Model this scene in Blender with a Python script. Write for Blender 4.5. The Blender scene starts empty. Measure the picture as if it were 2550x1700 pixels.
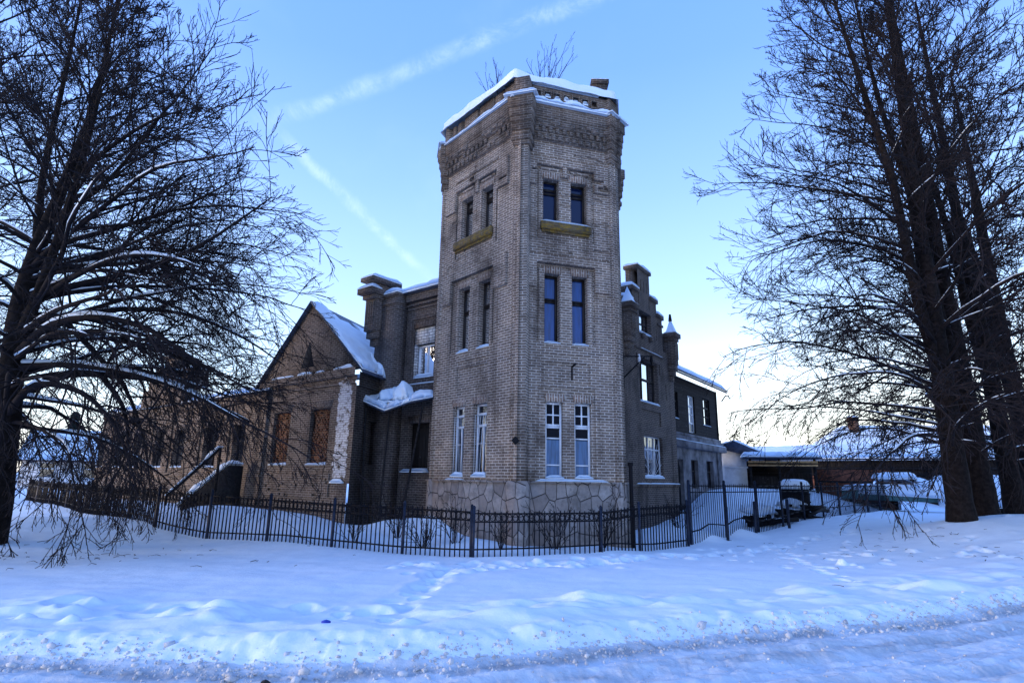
import bpy, math, random
import numpy as np
from mathutils import Matrix, Vector
R = math.radians
rng = np.random.default_rng(7)
random.seed(7)
scene = bpy.context.scene
col = scene.collection

# ------------------------------------------------------------------ camera
EYE = 1.7
cam_d = bpy.data.cameras.new("camera")
cam = bpy.data.objects.new("camera", cam_d)
col.objects.link(cam)
cam_d.sensor_width = 36
cam_d.lens = 20.29
cam_d.clip_end = 3000
PP = np.array([1275.0, 850.0]); VP = np.array([1375.0, -5182.0]); FPX = 1437.0
_u = np.array([VP[0]-PP[0], VP[1]-PP[1], FPX]); _u /= np.linalg.norm(_u)
_f = np.array([0, 0, 1.0]) - _u*_u[2]; _f /= np.linalg.norm(_f)
_r = np.cross(_f, _u); _r = -_r if _r[0] < 0 else _r
CM = np.array([_r, _f, _u])            # camera axes (x right, y down, z ahead) to world
def look(px, py):                      # a direction in the world (used for the sky only)
    v = CM @ np.array([px-PP[0], py-PP[1], FPX]); return v/np.linalg.norm(v)
cx, cy, cz = CM @ np.array([1., 0, 0]), CM @ np.array([0, -1., 0]), CM @ np.array([0, 0, -1.])
cam.matrix_world = Matrix(((cx[0], cy[0], cz[0], 0), (cx[1], cy[1], cz[1], 0), (cx[2], cy[2], cz[2], EYE), (0, 0, 0, 1)))
scene.camera = cam

# ------------------------------------------------------------------ sun, sky, exposure
scene.view_settings.view_transform = 'Standard'
scene.view_settings.look = 'None'
scene.view_settings.exposure = 0.84
scene.view_settings.gamma = 1.0
SUN_EL, SUN_DIR = R(7), np.array([-0.98, -0.20])
sd = Vector((SUN_DIR[0]*math.cos(SUN_EL), SUN_DIR[1]*math.cos(SUN_EL), math.sin(SUN_EL)))
sl = bpy.data.lights.new("sun", 'SUN'); sl.energy = 1.0; sl.angle = R(12); sl.color = (1.0, 0.90, 0.80)
so = bpy.data.objects.new("sun", sl); col.objects.link(so)
so.rotation_euler = sd.to_track_quat('Z', 'Y').to_euler()

class NT:
    def __init__(s, tree): s.t = tree; s.n = tree.nodes; s.l = tree.links
    def new(s, typ, **kw):
        nd = s.n.new(typ)
        for k, v in kw.items(): setattr(nd, k, v)
        return nd
    def put(s, sock, v):
        if isinstance(v, bpy.types.NodeSocket): s.l.new(v, sock)
        else: sock.default_value = v
    def math(s, op, a, b=0.0, c=0.0, clamp=False):
        nd = s.new('ShaderNodeMath', operation=op, use_clamp=clamp)
        for i, v in enumerate((a, b, c)): s.put(nd.inputs[i], v)
        return nd.outputs[0]
    def vmath(s, op, a, b=None):
        nd = s.new('ShaderNodeVectorMath', operation=op); s.put(nd.inputs[0], a)
        if b is not None: s.put(nd.inputs[1], b)
        return nd.outputs['Value'] if op in ('DOT_PRODUCT', 'LENGTH') else nd.outputs[0]
    def mix(s, f, a, b, mode='MIX'):
        nd = s.new('ShaderNodeMix', data_type='RGBA', blend_type=mode); nd.clamp_factor = True
        s.put(nd.inputs[0], f); s.put(nd.inputs[6], a); s.put(nd.inputs[7], b); return nd.outputs[2]
    def ramp(s, f, stops, interp='LINEAR'):
        nd = s.new('ShaderNodeValToRGB'); cr = nd.color_ramp; cr.interpolation = interp
        while len(cr.elements) < len(stops): cr.elements.new(0.5)
        for e, (p, c) in zip(cr.elements, stops):
            e.position = p; e.color = (*c, 1) if not isinstance(c, (int, float)) else (c, c, c, 1)
        s.put(nd.inputs[0], f); return nd.outputs[0]
    def noise(s, vec, scale, detail=4, rough=0.55, dist=0.0):
        nd = s.new('ShaderNodeTexNoise'); nd.inputs['Scale'].default_value = scale; nd.inputs['Detail'].default_value = detail
        nd.inputs['Roughness'].default_value = rough; nd.inputs['Distortion'].default_value = dist
        if vec is not None: s.l.new(vec, nd.inputs['Vector'])
        return nd.outputs[0]
    def maprange(s, v, a, b, c=0.0, d=1.0, smooth=True):
        nd = s.new('ShaderNodeMapRange'); nd.interpolation_type = 'SMOOTHSTEP' if smooth else 'LINEAR'
        for i, x in enumerate((v, a, b, c, d)): s.put(nd.inputs[i], x)
        return nd.outputs[0]

world = bpy.data.worlds.new("World"); scene.world = world; world.use_nodes = True
w = NT(world.node_tree); w.n.clear()
tc = w.new('ShaderNodeTexCoord'); dirv = w.vmath('NORMALIZE', tc.outputs['Generated'])
sep = w.new('ShaderNodeSeparateXYZ'); w.l.new(dirv, sep.inputs[0])
sky = w.new('ShaderNodeTexSky'); sky.sky_type = 'NISHITA'; sky.sun_disc = False
sky.sun_elevation = SUN_EL; sky.sun_rotation = math.atan2(SUN_DIR[0], SUN_DIR[1])
grad = w.ramp(w.math('MAXIMUM', sep.outputs[2], 0.0), [
    (0.0, (0.88, 0.92, 0.98)), (0.07, (0.66, 0.80, 0.98)), (0.16, (0.45, 0.635, 0.97)), (0.30, (0.285, 0.465, 0.93)),
    (0.46, (0.18, 0.345, 0.88)), (0.62, (0.105, 0.255, 0.80)), (0.80, (0.08, 0.225, 0.74)), (1.0, (0.07, 0.20, 0.70))])
# paler, warmer air low behind the sheds
gd = look(2000, 1120)
glow = w.math('MULTIPLY', w.maprange(w.vmath('DOT_PRODUCT', dirv, tuple(gd)), 0.80, 1.0), w.maprange(sep.outputs[2], 0.30, 0.0))
grad = w.mix(w.math('MULTIPLY', glow, 0.75), grad, (1.0, 0.955, 0.90, 1))
# two old condensation trails spread out by the wind
def trail(p0, p1, width, soft, lo, hi, amount, seed):
    a, b = look(*p0), look(*p1); n = np.cross(a, b); n /= np.linalg.norm(n); m = a+b; m /= np.linalg.norm(m); t = np.cross(n, m)
    off = w.math('MULTIPLY', w.math('SUBTRACT', w.noise(w.vmath('ADD', dirv, (seed, 0, 0)), 6, 6, 0.65), 0.5), 0.040)
    dist = w.math('ABSOLUTE', w.math('ADD', w.vmath('DOT_PRODUCT', dirv, tuple(n)), off))
    band = w.maprange(dist, width, width*soft)
    al = w.vmath('DOT_PRODUCT', dirv, tuple(t))
    ends = w.math('MULTIPLY', w.maprange(al, lo-0.06, lo+0.06), w.maprange(al, hi+0.06, hi-0.06))
    wisp = w.maprange(w.noise(w.vmath('ADD', dirv, (0, seed, 0)), 14, 8, 0.7, 0.5), 0.34, 0.74)
    return w.math('MULTIPLY', w.math('MULTIPLY', w.math('MULTIPLY', band, ends), wisp), amount)
tr = w.math('ADD', trail((640, 320), (1440, 5), 0.020, 0.02, -0.24, 0.40, 0.30, 3.1),
            trail((720, 360), (1060, 680), 0.013, 0.05, -0.16, 0.13, 0.32, 5.7), clamp=True)
tr = w.math('ADD', tr, w.math('MULTIPLY', w.maprange(w.noise(dirv, 3.2, 5, 0.55), 0.52, 0.8), 0.10), clamp=True)
grad = w.mix(tr, grad, (0.72, 0.86, 1.0, 1))
bg1 = w.new('ShaderNodeBackground'); w.l.new(sky.outputs[0], bg1.inputs[0]); bg1.inputs[1].default_value = 0.09
bg2 = w.new('ShaderNodeBackground'); w.l.new(grad, bg2.inputs[0]); bg2.inputs[1].default_value = 0.88
add = w.new('ShaderNodeAddShader'); out = w.new('ShaderNodeOutputWorld')
w.l.new(bg1.outputs[0], add.inputs[0]); w.l.new(bg2.outputs[0], add.inputs[1]); w.l.new(add.outputs[0], out.inputs[0])

# ------------------------------------------------------------------ materials
def mat(name):
    m = bpy.data.materials.new(name); m.use_nodes = True
    t = NT(m.node_tree); b = t.n['Principled BSDF']; return m, t, b
def finish(t, b, colr, rough=0.8, bump=None, strength=0.4, dist=0.02, spec=0.3):
    t.put(b.inputs['Base Color'], colr); t.put(b.inputs['Roughness'], rough); b.inputs['Specular IOR Level'].default_value = spec
    if bump is not None:
        bp = t.new('ShaderNodeBump'); bp.inputs['Strength'].default_value = strength; bp.inputs['Distance'].default_value = dist
        t.put(bp.inputs['Height'], bump); t.l.new(bp.outputs[0], b.inputs['Normal'])
def brick(name, c1, c2, mortar, bw=0.25, rh=0.075, ms=0.011, stain=0.5, swap=False, moss=0.0, white=0.0, worn=None):
    m, t, b = mat(name)
    uv = t.new('ShaderNodeUVMap').outputs[0]
    pos = t.new('ShaderNodeNewGeometry').outputs['Position']
    wob = t.new('ShaderNodeTexNoise'); wob.inputs['Scale'].default_value = 5; wob.inputs['Detail'].default_value = 3
    t.l.new(uv, wob.inputs['Vector'])
    wv = t.vmath('SCALE', t.vmath('SUBTRACT', wob.outputs['Color'], (0.5, 0.5, 0.5))); wv.node.inputs['Scale'].default_value = 0.022
    uvw = t.vmath('ADD', uv, wv)
    if swap:
        sp = t.new('ShaderNodeSeparateXYZ'); t.l.new(uvw, sp.inputs[0]); cb = t.new('ShaderNodeCombineXYZ')
        t.l.new(sp.outputs[1], cb.inputs[0]); t.l.new(sp.outputs[0], cb.inputs[1]); uvw = cb.outputs[0]
    br = t.new('ShaderNodeTexBrick'); t.l.new(uvw, br.inputs['Vector'])
    br.inputs['Scale'].default_value = 1; br.inputs['Brick Width'].default_value = bw; br.inputs['Row Height'].default_value = rh
    br.inputs['Mortar Size'].default_value = ms; br.inputs['Mortar Smooth'].default_value = 0.25; br.inputs['Bias'].default_value = -0.1
    br.inputs['Color1'].default_value = (*c1, 1); br.inputs['Color2'].default_value = (*c2, 1); br.inputs['Mortar'].default_value = (*mortar, 1)
    c = br.outputs['Color']
    n1 = t.noise(pos, 0.9, 6, 0.65); n2 = t.noise(pos, 13, 4, 0.6); n3 = t.noise(pos, 3.3, 5, 0.6)
    c = t.mix(t.math('MULTIPLY', t.maprange(n1, 0.46, 0.70), stain), c, (c1[0]*0.34, c1[1]*0.33, c1[2]*0.33, 1))
    c = t.mix(t.math('MULTIPLY', t.maprange(n2, 0.35, 0.7), 0.5), c, t.mix(1.0, c, (0.5, 0.48, 0.47, 1), 'MULTIPLY'))
    c = t.mix(t.math('MULTIPLY', t.maprange(n3, 0.60, 0.72), 0.35), c, (mortar[0]*0.8, mortar[1]*0.76, mortar[2]*0.72, 1))
    n4 = t.noise(t.vmath('MULTIPLY', pos, (1.7, 1.7, 0.22)), 1.0, 6, 0.65); n5 = t.noise(t.vmath('MULTIPLY', pos, (0.5, 0.5, 0.8)), 1.0, 3, 0.5)
    c = t.mix(t.maprange(n4, 0.48, 0.68, 0, 0.72), c, t.mix(1.0, c, (0.38, 0.36, 0.36, 1), 'MULTIPLY'))
    c = t.mix(t.maprange(n5, 0.53, 0.64, 0, 0.45), c, t.mix(1.0, c, (1.45, 1.38, 1.28, 1), 'MULTIPLY'))
    if moss: c = t.mix(t.maprange(t.noise(t.vmath('MULTIPLY', pos, (1, 1, 2.2)), 5.5, 6, 0.75), 0.49, 0.58, 0, moss*.85), c, (0.27, 0.17, 0.028, 1))
    if white: c = t.mix(t.maprange(t.noise(pos, 6, 5, 0.7), 0.45, 0.60, 0, white), c, (0.62, 0.63, 0.66, 1))
    if worn:      # old whitewash left on parts of a wall
        Wl, zones = worn; sp = t.new('ShaderNodeSeparateXYZ'); t.l.new(pos, sp.inputs[0])
        u = t.math('SUBTRACT', t.vmath('DOT_PRODUCT', pos, (*Wl.d, 0.0)), float(Wl.O @ Wl.d)); nz = t.noise(t.vmath('MULTIPLY', pos, (1, 1, 1.6)), 4.5, 6, 0.7)
        for (ua, ub, za, zb) in zones:
            k = t.math('MULTIPLY', t.math('MULTIPLY', t.maprange(u, ua, ua+.3), t.maprange(u, ub+.15, ub-.25)), t.math('MULTIPLY', t.maprange(sp.outputs[2], za, za+.7), t.maprange(sp.outputs[2], zb+.3, zb-.5)))
            k = t.maprange(t.math('ADD', t.math('MULTIPLY', k, 0.62), nz), 1.00, 1.12)
            c = t.mix(t.math('MULTIPLY', k, t.math('SUBTRACT', 1.0, t.math('MULTIPLY', br.outputs['Fac'], 0.75))), c, (0.62, 0.62, 0.65, 1))
    h = t.math('ADD', t.math('MULTIPLY', br.outputs['Fac'], -1.0), t.math('MULTIPLY', n2, 0.9))
    finish(t, b, c, 0.88, h, 0.75, 0.022, 0.15); return m
def plain(name, c, rough=0.7, var=0.35, scale=6, bump=0.3, metal=0.0, spec=0.3):
    m, t, b = mat(name); pos = t.new('ShaderNodeNewGeometry').outputs['Position']
    n = t.noise(pos, scale, 6, 0.6)
    cc = t.mix(t.maprange(n, 0.3, 0.7), (*[x*(1-var) for x in c], 1), (*[min(1, x*(1+var)) for x in c], 1))
    b.inputs['Metallic'].default_value = metal
    finish(t, b, cc, rough, n, bump, 0.02, spec); return m
def planks(name, c, row=0.16, vertical=False):
    m, t, b = mat(name); uv = t.new('ShaderNodeUVMap').outputs[0]; pos = t.new('ShaderNodeNewGeometry').outputs['Position']
    if vertical:
        sp = t.new('ShaderNodeSeparateXYZ'); t.l.new(uv, sp.inputs[0]); cb = t.new('ShaderNodeCombineXYZ')
        t.l.new(sp.outputs[1], cb.inputs[0]); t.l.new(sp.outputs[0], cb.inputs[1]); uv = cb.outputs[0]
    br = t.new('ShaderNodeTexBrick'); t.l.new(uv, br.inputs['Vector'])
    for k, v in (('Scale', 1), ('Brick Width', 3.3), ('Row Height', row), ('Mortar Size', 0.010), ('Mortar Smooth', 0.3)): br.inputs[k].default_value = v
    br.inputs['Color1'].default_value = (*c, 1); br.inputs['Color2'].default_value = (*[x*0.55 for x in c], 1); br.inputs['Mortar'].default_value = (0.004, 0.004, 0.004, 1)
    st = t.vmath('MULTIPLY', uv, (2.0, 40.0, 1.0)); n = t.noise(st, 1.0, 5, 0.6)
    cc = t.mix(t.maprange(n, 0.3, 0.75), br.outputs['Color'], t.mix(1.0, br.outputs['Color'], (0.4, 0.4, 0.42, 1), 'MULTIPLY'))
    cc = t.mix(t.maprange(t.noise(pos, 9, 4), 0.64, 0.74, 0, 0.35), cc, (0.30, 0.31, 0.34, 1))
    finish(t, b, cc, 0.85, t.math('SUBTRACT', t.math('MULTIPLY', n, 0.4), br.outputs['Fac']), 0.6, 0.02, 0.15); return m
def snow_mat(name, tint=(0.80, 0.89, 0.97), dirt=0.0, fine=0.35, rough_scale=22, tracks=False):
    m, t, b = mat(name); pos = t.new('ShaderNodeNewGeometry').outputs['Position']
    n1 = t.noise(pos, 2.2, 5, 0.55); n2 = t.noise(pos, rough_scale, 5, 0.65)
    c = t.mix(t.maprange(n1, 0.3, 0.7), (tint[0]*0.93, tint[1]*0.94, tint[2]*0.95, 1), (*tint, 1))
    if dirt:
        nd = t.noise(t.vmath('MULTIPLY', pos, (1.0, 2.6, 1.0)), 1.5, 7, 0.7)
        c = t.mix(t.math('MULTIPLY', t.maprange(nd, 0.38, 0.72), dirt), c, (0.42, 0.41, 0.42, 1))
        c = t.mix(t.math('MULTIPLY', t.maprange(n2, 0.60, 0.74), dirt), c, (0.27, 0.255, 0.25, 1))
    h = t.math('ADD', t.math('MULTIPLY', n1, 0.5), t.math('MULTIPLY', n2, 0.28))
    if tracks:
        sp = t.new('ShaderNodeSeparateXYZ'); t.l.new(t.new('ShaderNodeUVMap').outputs[0], sp.inputs[0]); dd = t.math('ADD', sp.outputs[1], t.math('MULTIPLY', t.math('SUBTRACT', t.noise(pos, 1.1, 3), 0.5), 0.35))
        g = t.new('ShaderNodeTexWave'); g.wave_type = 'BANDS'; g.inputs['Scale'].default_value = 3.2; g.inputs['Distortion'].default_value = 1.5; g.inputs['Detail'].default_value = 2; t.l.new(t.vmath('MULTIPLY', t.new('ShaderNodeUVMap').outputs[0], (1.0, 1.0, 0.0)), g.inputs['Vector'])
        for c0, wd, am in ((-0.06, 0.20, 0.85), (-0.58, 0.30, 0.6), (-1.75, 0.26, 0.45)):
            k = t.math('MULTIPLY', t.maprange(t.math('ABSOLUTE', t.math('SUBTRACT', dd, c0)), wd, 0.0), t.maprange(t.noise(pos, 3.0, 6, 0.7), 0.30, 0.62))
            c = t.mix(t.math('MULTIPLY', k, am), c, (0.30, 0.295, 0.30, 1)); h = t.math('ADD', h, t.math('MULTIPLY', t.math('MULTIPLY', k, g.outputs['Fac']), 0.12))
    finish(t, b, c, 0.75, h, fine, 0.06, 0.25); return m
M = {}
M['brick'] = brick('weathered_brown_brick', (0.25, 0.19, 0.15), (0.145, 0.112, 0.092), (0.58, 0.515, 0.455), stain=0.70)
M['soldier'] = brick('standing_brick', (0.29, 0.20, 0.155), (0.20, 0.14, 0.11), (0.58, 0.52, 0.46), swap=True)
M['moss'] = brick('mossy_sill_brick', (0.17, 0.115, 0.06), (0.12, 0.09, 0.05), (0.20, 0.17, 0.11), moss=0.9)
M['brick_dark'] = brick('dark_brick', (0.115, 0.088, 0.076), (0.068, 0.053, 0.048), (0.25, 0.22, 0.20), stain=0.6)  # darker brown than the brick of the tower walls
M['soldier_dark'] = brick('standing_dark_brick', (0.13, 0.095, 0.08), (0.08, 0.06, 0.05), (0.25, 0.22, 0.20), swap=True)
M['brick_old'] = brick('old_annex_brick', (0.115, 0.08, 0.062), (0.065, 0.047, 0.039), (0.27, 0.225, 0.19), stain=0.6)
M['brick_cornice'] = brick('dark_cornice_brick', (0.18, 0.138, 0.112), (0.10, 0.078, 0.066), (0.34, 0.30, 0.27), stain=0.6)
M['brick_wing'] = brick('ruined_wing_brick', (0.165, 0.115, 0.083), (0.10, 0.07, 0.053), (0.33, 0.27, 0.22), stain=0.55)
M['brick_black'] = brick('porch_shade_brick', (0.06, 0.047, 0.042), (0.035, 0.028, 0.026), (0.13, 0.115, 0.105), stain=0.5)  # near-black colour paints in the deep shade of the porch
M['brick_frost'] = brick('peeling_whitewashed_brick', (0.17, 0.13, 0.115), (0.11, 0.09, 0.08), (0.36, 0.34, 0.34), white=0.95)
M['brick_red'] = brick('red_infill_brick', (0.17, 0.062, 0.034), (0.09, 0.036, 0.022), (0.22, 0.15, 0.11), bw=0.135, rh=0.078, ms=0.014, stain=0.3)
M['brick_white'] = brick('white_infill_brick', (0.80, 0.79, 0.78), (0.72, 0.72, 0.73), (0.10, 0.10, 0.11), bw=0.26, rh=0.10, ms=0.010, stain=0.05)
M['snow'] = snow_mat('snow')
M['snow_ground'] = snow_mat('field_snow', fine=0.32, rough_scale=16)
M['snow_road'] = snow_mat('driven_snow', tint=(0.67, 0.74, 0.80), dirt=0.55, fine=0.9, rough_scale=11, tracks=True)
M['snow_clod'] = snow_mat('ploughed_clods', tint=(0.62, 0.63, 0.65), dirt=1.0, fine=0.6)
M['iron'] = plain('black_iron', (0.006, 0.006, 0.009), 0.6, 0.4, 30, 0.2, spec=0.12)
M['post'] = plain('dark_blue_painted_iron', (0.012, 0.018, 0.036), 0.5, 0.5, 14, 0.2, spec=0.2)
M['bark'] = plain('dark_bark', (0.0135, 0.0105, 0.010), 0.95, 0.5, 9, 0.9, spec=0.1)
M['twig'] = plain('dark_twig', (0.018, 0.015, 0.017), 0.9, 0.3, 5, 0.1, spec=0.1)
M['wood_dark'] = planks('dark_boards', (0.030, 0.027, 0.028), 0.17)
M['wood_vert'] = planks('dark_upright_boards', (0.040, 0.033, 0.030), 0.15, True)
M['frame_dark'] = plain('dark_window_wood', (0.016, 0.012, 0.011), 0.6, 0.4, 20, 0.2)
M['frame_white'] = plain('white_window_paint', (0.74, 0.76, 0.80), 0.5, 0.08, 12, 0.15)
M['plaster'] = plain('grey_stained_plaster', (0.135, 0.135, 0.15), 0.9, 0.55, 1.6, 0.4)
M['whitewash'] = plain('white_rendered_wall', (0.60, 0.62, 0.66), 0.85, 0.15, 2.0, 0.2)
M['sheet'] = plain('dark_roof_sheet', (0.035, 0.045, 0.075), 0.5, 0.4, 3, 0.2)
M['rust'] = plain('rusty_brown_boards', (0.16, 0.055, 0.028), 0.8, 0.5, 6, 0.4)
M['fresh_wood'] = plain('pale_plank', (0.42, 0.26, 0.12), 0.8, 0.3, 8, 0.3)
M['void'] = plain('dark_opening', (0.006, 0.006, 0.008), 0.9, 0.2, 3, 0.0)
M['teal'] = plain('faded_teal_paint', (0.10, 0.22, 0.22), 0.45, 0.2, 6, 0.1)
M['blue'] = plain('blue_plastic', (0.02, 0.05, 0.35), 0.4, 0.3, 20, 0.2)
M['earth'] = plain('dark_earth', (0.02, 0.018, 0.018), 0.95, 0.4, 12, 0.5)
M['needle'] = plain('dark_needles', (0.012, 0.020, 0.018), 0.9, 0.4, 2, 0.3)
def glass_mat(name, c, refl, curtain=None, gc=(0.92, 0.95, 1.0)):
    m, t, b = mat(name); pos = t.new('ShaderNodeNewGeometry').outputs['Position']
    n = t.noise(pos, 2.2, 3)
    cc = (*c, 1)
    if curtain:
        f = t.noise(t.vmath('MULTIPLY', pos, (14, 14, 1.6)), 1.0, 3)
        cc = t.mix(t.maprange(f, 0.3, 0.7), (*[x*0.55 for x in curtain], 1), (*curtain, 1))
    finish(t, b, cc, 0.6, None, spec=0.0)
    gl = t.new('ShaderNodeBsdfGlossy'); gl.inputs['Roughness'].default_value = 0.02; gl.inputs['Color'].default_value = (*gc, 1)
    bp = t.new('ShaderNodeBump'); bp.inputs['Strength'].default_value = 0.12; bp.inputs['Distance'].default_value = 0.05; t.l.new(n, bp.inputs['Height']); t.l.new(bp.outputs[0], gl.inputs['Normal'])
    fr = t.new('ShaderNodeFresnel'); fr.inputs[0].default_value = 1.5
    mx = t.new('ShaderNodeMixShader'); t.l.new(t.math('ADD', fr.outputs[0], refl, clamp=True), mx.inputs[0])
    t.l.new(b.outputs[0], mx.inputs[1]); t.l.new(gl.outputs[0], mx.inputs[2]); t.l.new(mx.outputs[0], t.n['Material Output'].inputs[0]); return m
M['glass'] = glass_mat('window_glass', (0.004, 0.006, 0.012), 0.10)
M['glass_dim'] = glass_mat('dim_window_glass', (0.003, 0.005, 0.012), -0.015, None, (0.13, 0.15, 0.20))
M['glass_blue'] = glass_mat('blue_sky_curtain_glass', (0.002, 0.024, 0.19), 0.0, (0.005, 0.055, 0.24))  # sky reflection painted into the blue, together with blue curtains
M['glass_navy'] = glass_mat('navy_glass', (0.003, 0.010, 0.045), -0.01)
M['glass_mirror'] = glass_mat('bright_window_glass', (0.01, 0.012, 0.02), 0.55)
M['glass_curtain'] = glass_mat('curtained_glass', (0.2, 0.3, 0.5), -0.01, (0.07, 0.16, 0.31), (0.5, 0.55, 0.65))
def stone_mat():
    m, t, b = mat('polygonal_plinth_stone'); uv = t.new('ShaderNodeUVMap').outputs[0]; pos = t.new('ShaderNodeNewGeometry').outputs['Position']
    def vor(feature):
        v = t.new('ShaderNodeTexVoronoi', feature=feature, voronoi_dimensions='2D'); v.inputs['Scale'].default_value = 2.7; v.inputs['Randomness'].default_value = 0.62
        t.l.new(t.vmath('MULTIPLY', uv, (1.15, 0.85, 1)), v.inputs['Vector']); return v
    e = vor('DISTANCE_TO_EDGE').outputs['Distance']; cellc = vor('F1').outputs['Color']
    n = t.noise(pos, 5, 6, 0.65)
    c = t.mix(t.maprange(n, 0.3, 0.75), (0.42, 0.37, 0.34, 1), (0.20, 0.175, 0.16, 1))
    sp = t.new('ShaderNodeSeparateColor'); t.l.new(cellc, sp.inputs[0])
    c = t.mix(t.math('MULTIPLY', sp.outputs[0], 0.85), c, (0.20, 0.165, 0.15, 1))
    line = t.maprange(e, 0.011, 0.030)
    c = t.mix(line, (0.045, 0.038, 0.036, 1), c)
    c = t.mix(t.maprange(t.noise(pos, 1.5, 5, 0.7), 0.5, 0.68, 0, 0.7), c, (0.10, 0.085, 0.075, 1))
    finish(t, b, c, 0.85, t.math('ADD', line, t.math('MULTIPLY', n, 0.5)), 1.0, 0.05, 0.2); return m
M['stone'] = stone_mat()

# ------------------------------------------------------------------ mesh helpers
def tag(o, label=None, cat=None, group=None, kind=None):
    if label: o['label'] = label
    if cat: o['category'] = cat
    if group: o['group'] = group
    if kind: o['kind'] = kind
    return o
def empty(name, loc, label=None, cat=None, group=None):
    o = bpy.data.objects.new(name, None); o.empty_display_size = 0.3; col.objects.link(o); o.location = loc
    return tag(o, label, cat, group)
def root_loc(o):
    l = np.zeros(3)
    while o is not None: l += np.array(o.location); o = o.parent
    return l
def raw_mesh(name, V, F, mats, parent=None, midx=None, smooth=False, uv=None):
    """V (n,3) in world space; F (m,4) or (m,3) int array, or a list of such arrays."""
    V = np.asarray(V, float)
    Fs = F if isinstance(F, list) else [F]
    Fs = [np.asarray(f, np.int32) for f in Fs if len(f)]
    loops = np.concatenate([f.ravel() for f in Fs]); tot = np.concatenate([np.full(len(f), f.shape[1], np.int32) for f in Fs])
    start = np.concatenate([[0], np.cumsum(tot)[:-1]]).astype(np.int32)
    me = bpy.data.meshes.new(name)
    base = root_loc(parent) if parent is not None else np.zeros(3)
    me.vertices.add(len(V)); me.vertices.foreach_set('co', (V-base).ravel().astype(np.float32))
    me.loops.add(len(loops)); me.loops.foreach_set('vertex_index', loops)
    me.polygons.add(len(tot)); me.polygons.foreach_set('loop_start', start)
    try: me.polygons.foreach_set('loop_total', tot)
    except Exception: pass
    if midx is not None: me.polygons.foreach_set('material_index', np.asarray(midx, np.int32))
    if smooth: me.polygons.foreach_set('use_smooth', np.ones(len(tot), bool))
    me.update(calc_edges=True); me.validate()
    if uv is None and len(tot) < 60000:
        out = []
        for f in Fs:
            P = V[f]; n = np.cross(P[:, 1]-P[:, 0], P[:, 2]-P[:, 0]); n /= np.linalg.norm(n, axis=1, keepdims=True)+1e-9
            flat = np.abs(n[:, 2]) > 0.75
            h = np.stack([-n[:, 1], n[:, 0]], 1); h /= np.linalg.norm(h, axis=1, keepdims=True)+1e-9
            u = np.einsum('mkj,mj->mk', P[:, :, :2], h); v = P[:, :, 2]
            u = np.where(flat[:, None], P[:, :, 0], u); v = np.where(flat[:, None], P[:, :, 1], v)
            out.append(np.stack([u, v], 2).reshape(-1, 2))
        uv = np.concatenate(out)
    if uv is not None and len(me.loops) == len(uv):
        l = me.uv_layers.new(name='UVMap'); l.data.foreach_set('uv', uv.ravel().astype(np.float32))
    for m in (mats if isinstance(mats, (list, tuple)) else [mats]): me.materials.append(m)
    o = bpy.data.objects.new(name, me); col.objects.link(o)
    if parent is not None: o.parent = parent
    return o
class MB:
    def __init__(s): s.v = []; s.f = {3: [], 4: []}; s.n = 0
    def add(s, V, F):
        V = np.asarray(V, float); s.v.append(V)
        for f in F: s.f[len(f)].append([i+s.n for i in f])
        s.n += len(V); return s
    def box8(s, p):  # 8 corners, bottom ring then top ring
        return s.add(p, [(0, 3, 2, 1), (4, 5, 6, 7), (0, 1, 5, 4), (1, 2, 6, 5), (2, 3, 7, 6), (3, 0, 4, 7)])
    def prism(s, ring, z0, z1, ring2=None):
        n = len(ring); r2 = ring2 if ring2 is not None else ring
        V = [(x, y, z0) for x, y in ring]+[(x, y, z1) for x, y in r2]+[(*np.mean(ring, 0), z0), (*np.mean(r2, 0), z1)]
        F = [(i, (i+1) % n, n+(i+1) % n, n+i) for i in range(n)]
        F += [(2*n, (i+1) % n, i) for i in range(n)]+[(2*n+1, n+i, n+(i+1) % n) for i in range(n)]
        return s.add(V, F)
    def bar(s, a, b, r=0.02, r2=None, sides=4):
        V, F = tubes(np.array([[a, b]], float), np.array([[r, r if r2 is None else r2]], float), sides, True); return s.add(V, [tuple(x) for f in F for x in f])
    def build(s, name, m, parent=None, smooth=False):
        V = np.concatenate(s.v); F = [np.array(x) for x in (s.f[4], s.f[3]) if x]
        return raw_mesh(name, V, F, m, parent, smooth=smooth)
def build_each(mb, name, m, parent=None, smooth=True):   # every loose piece its own object
    off = 0
    for V in mb.v:
        q = MB(); q.v = [V]; q.n = len(V)
        for k in (3, 4): q.f[k] = [[i-off for i in f] for f in mb.f[k] if off <= f[0] < off+len(V)]
        q.build(name, m, parent, smooth); off += len(V)
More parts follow.
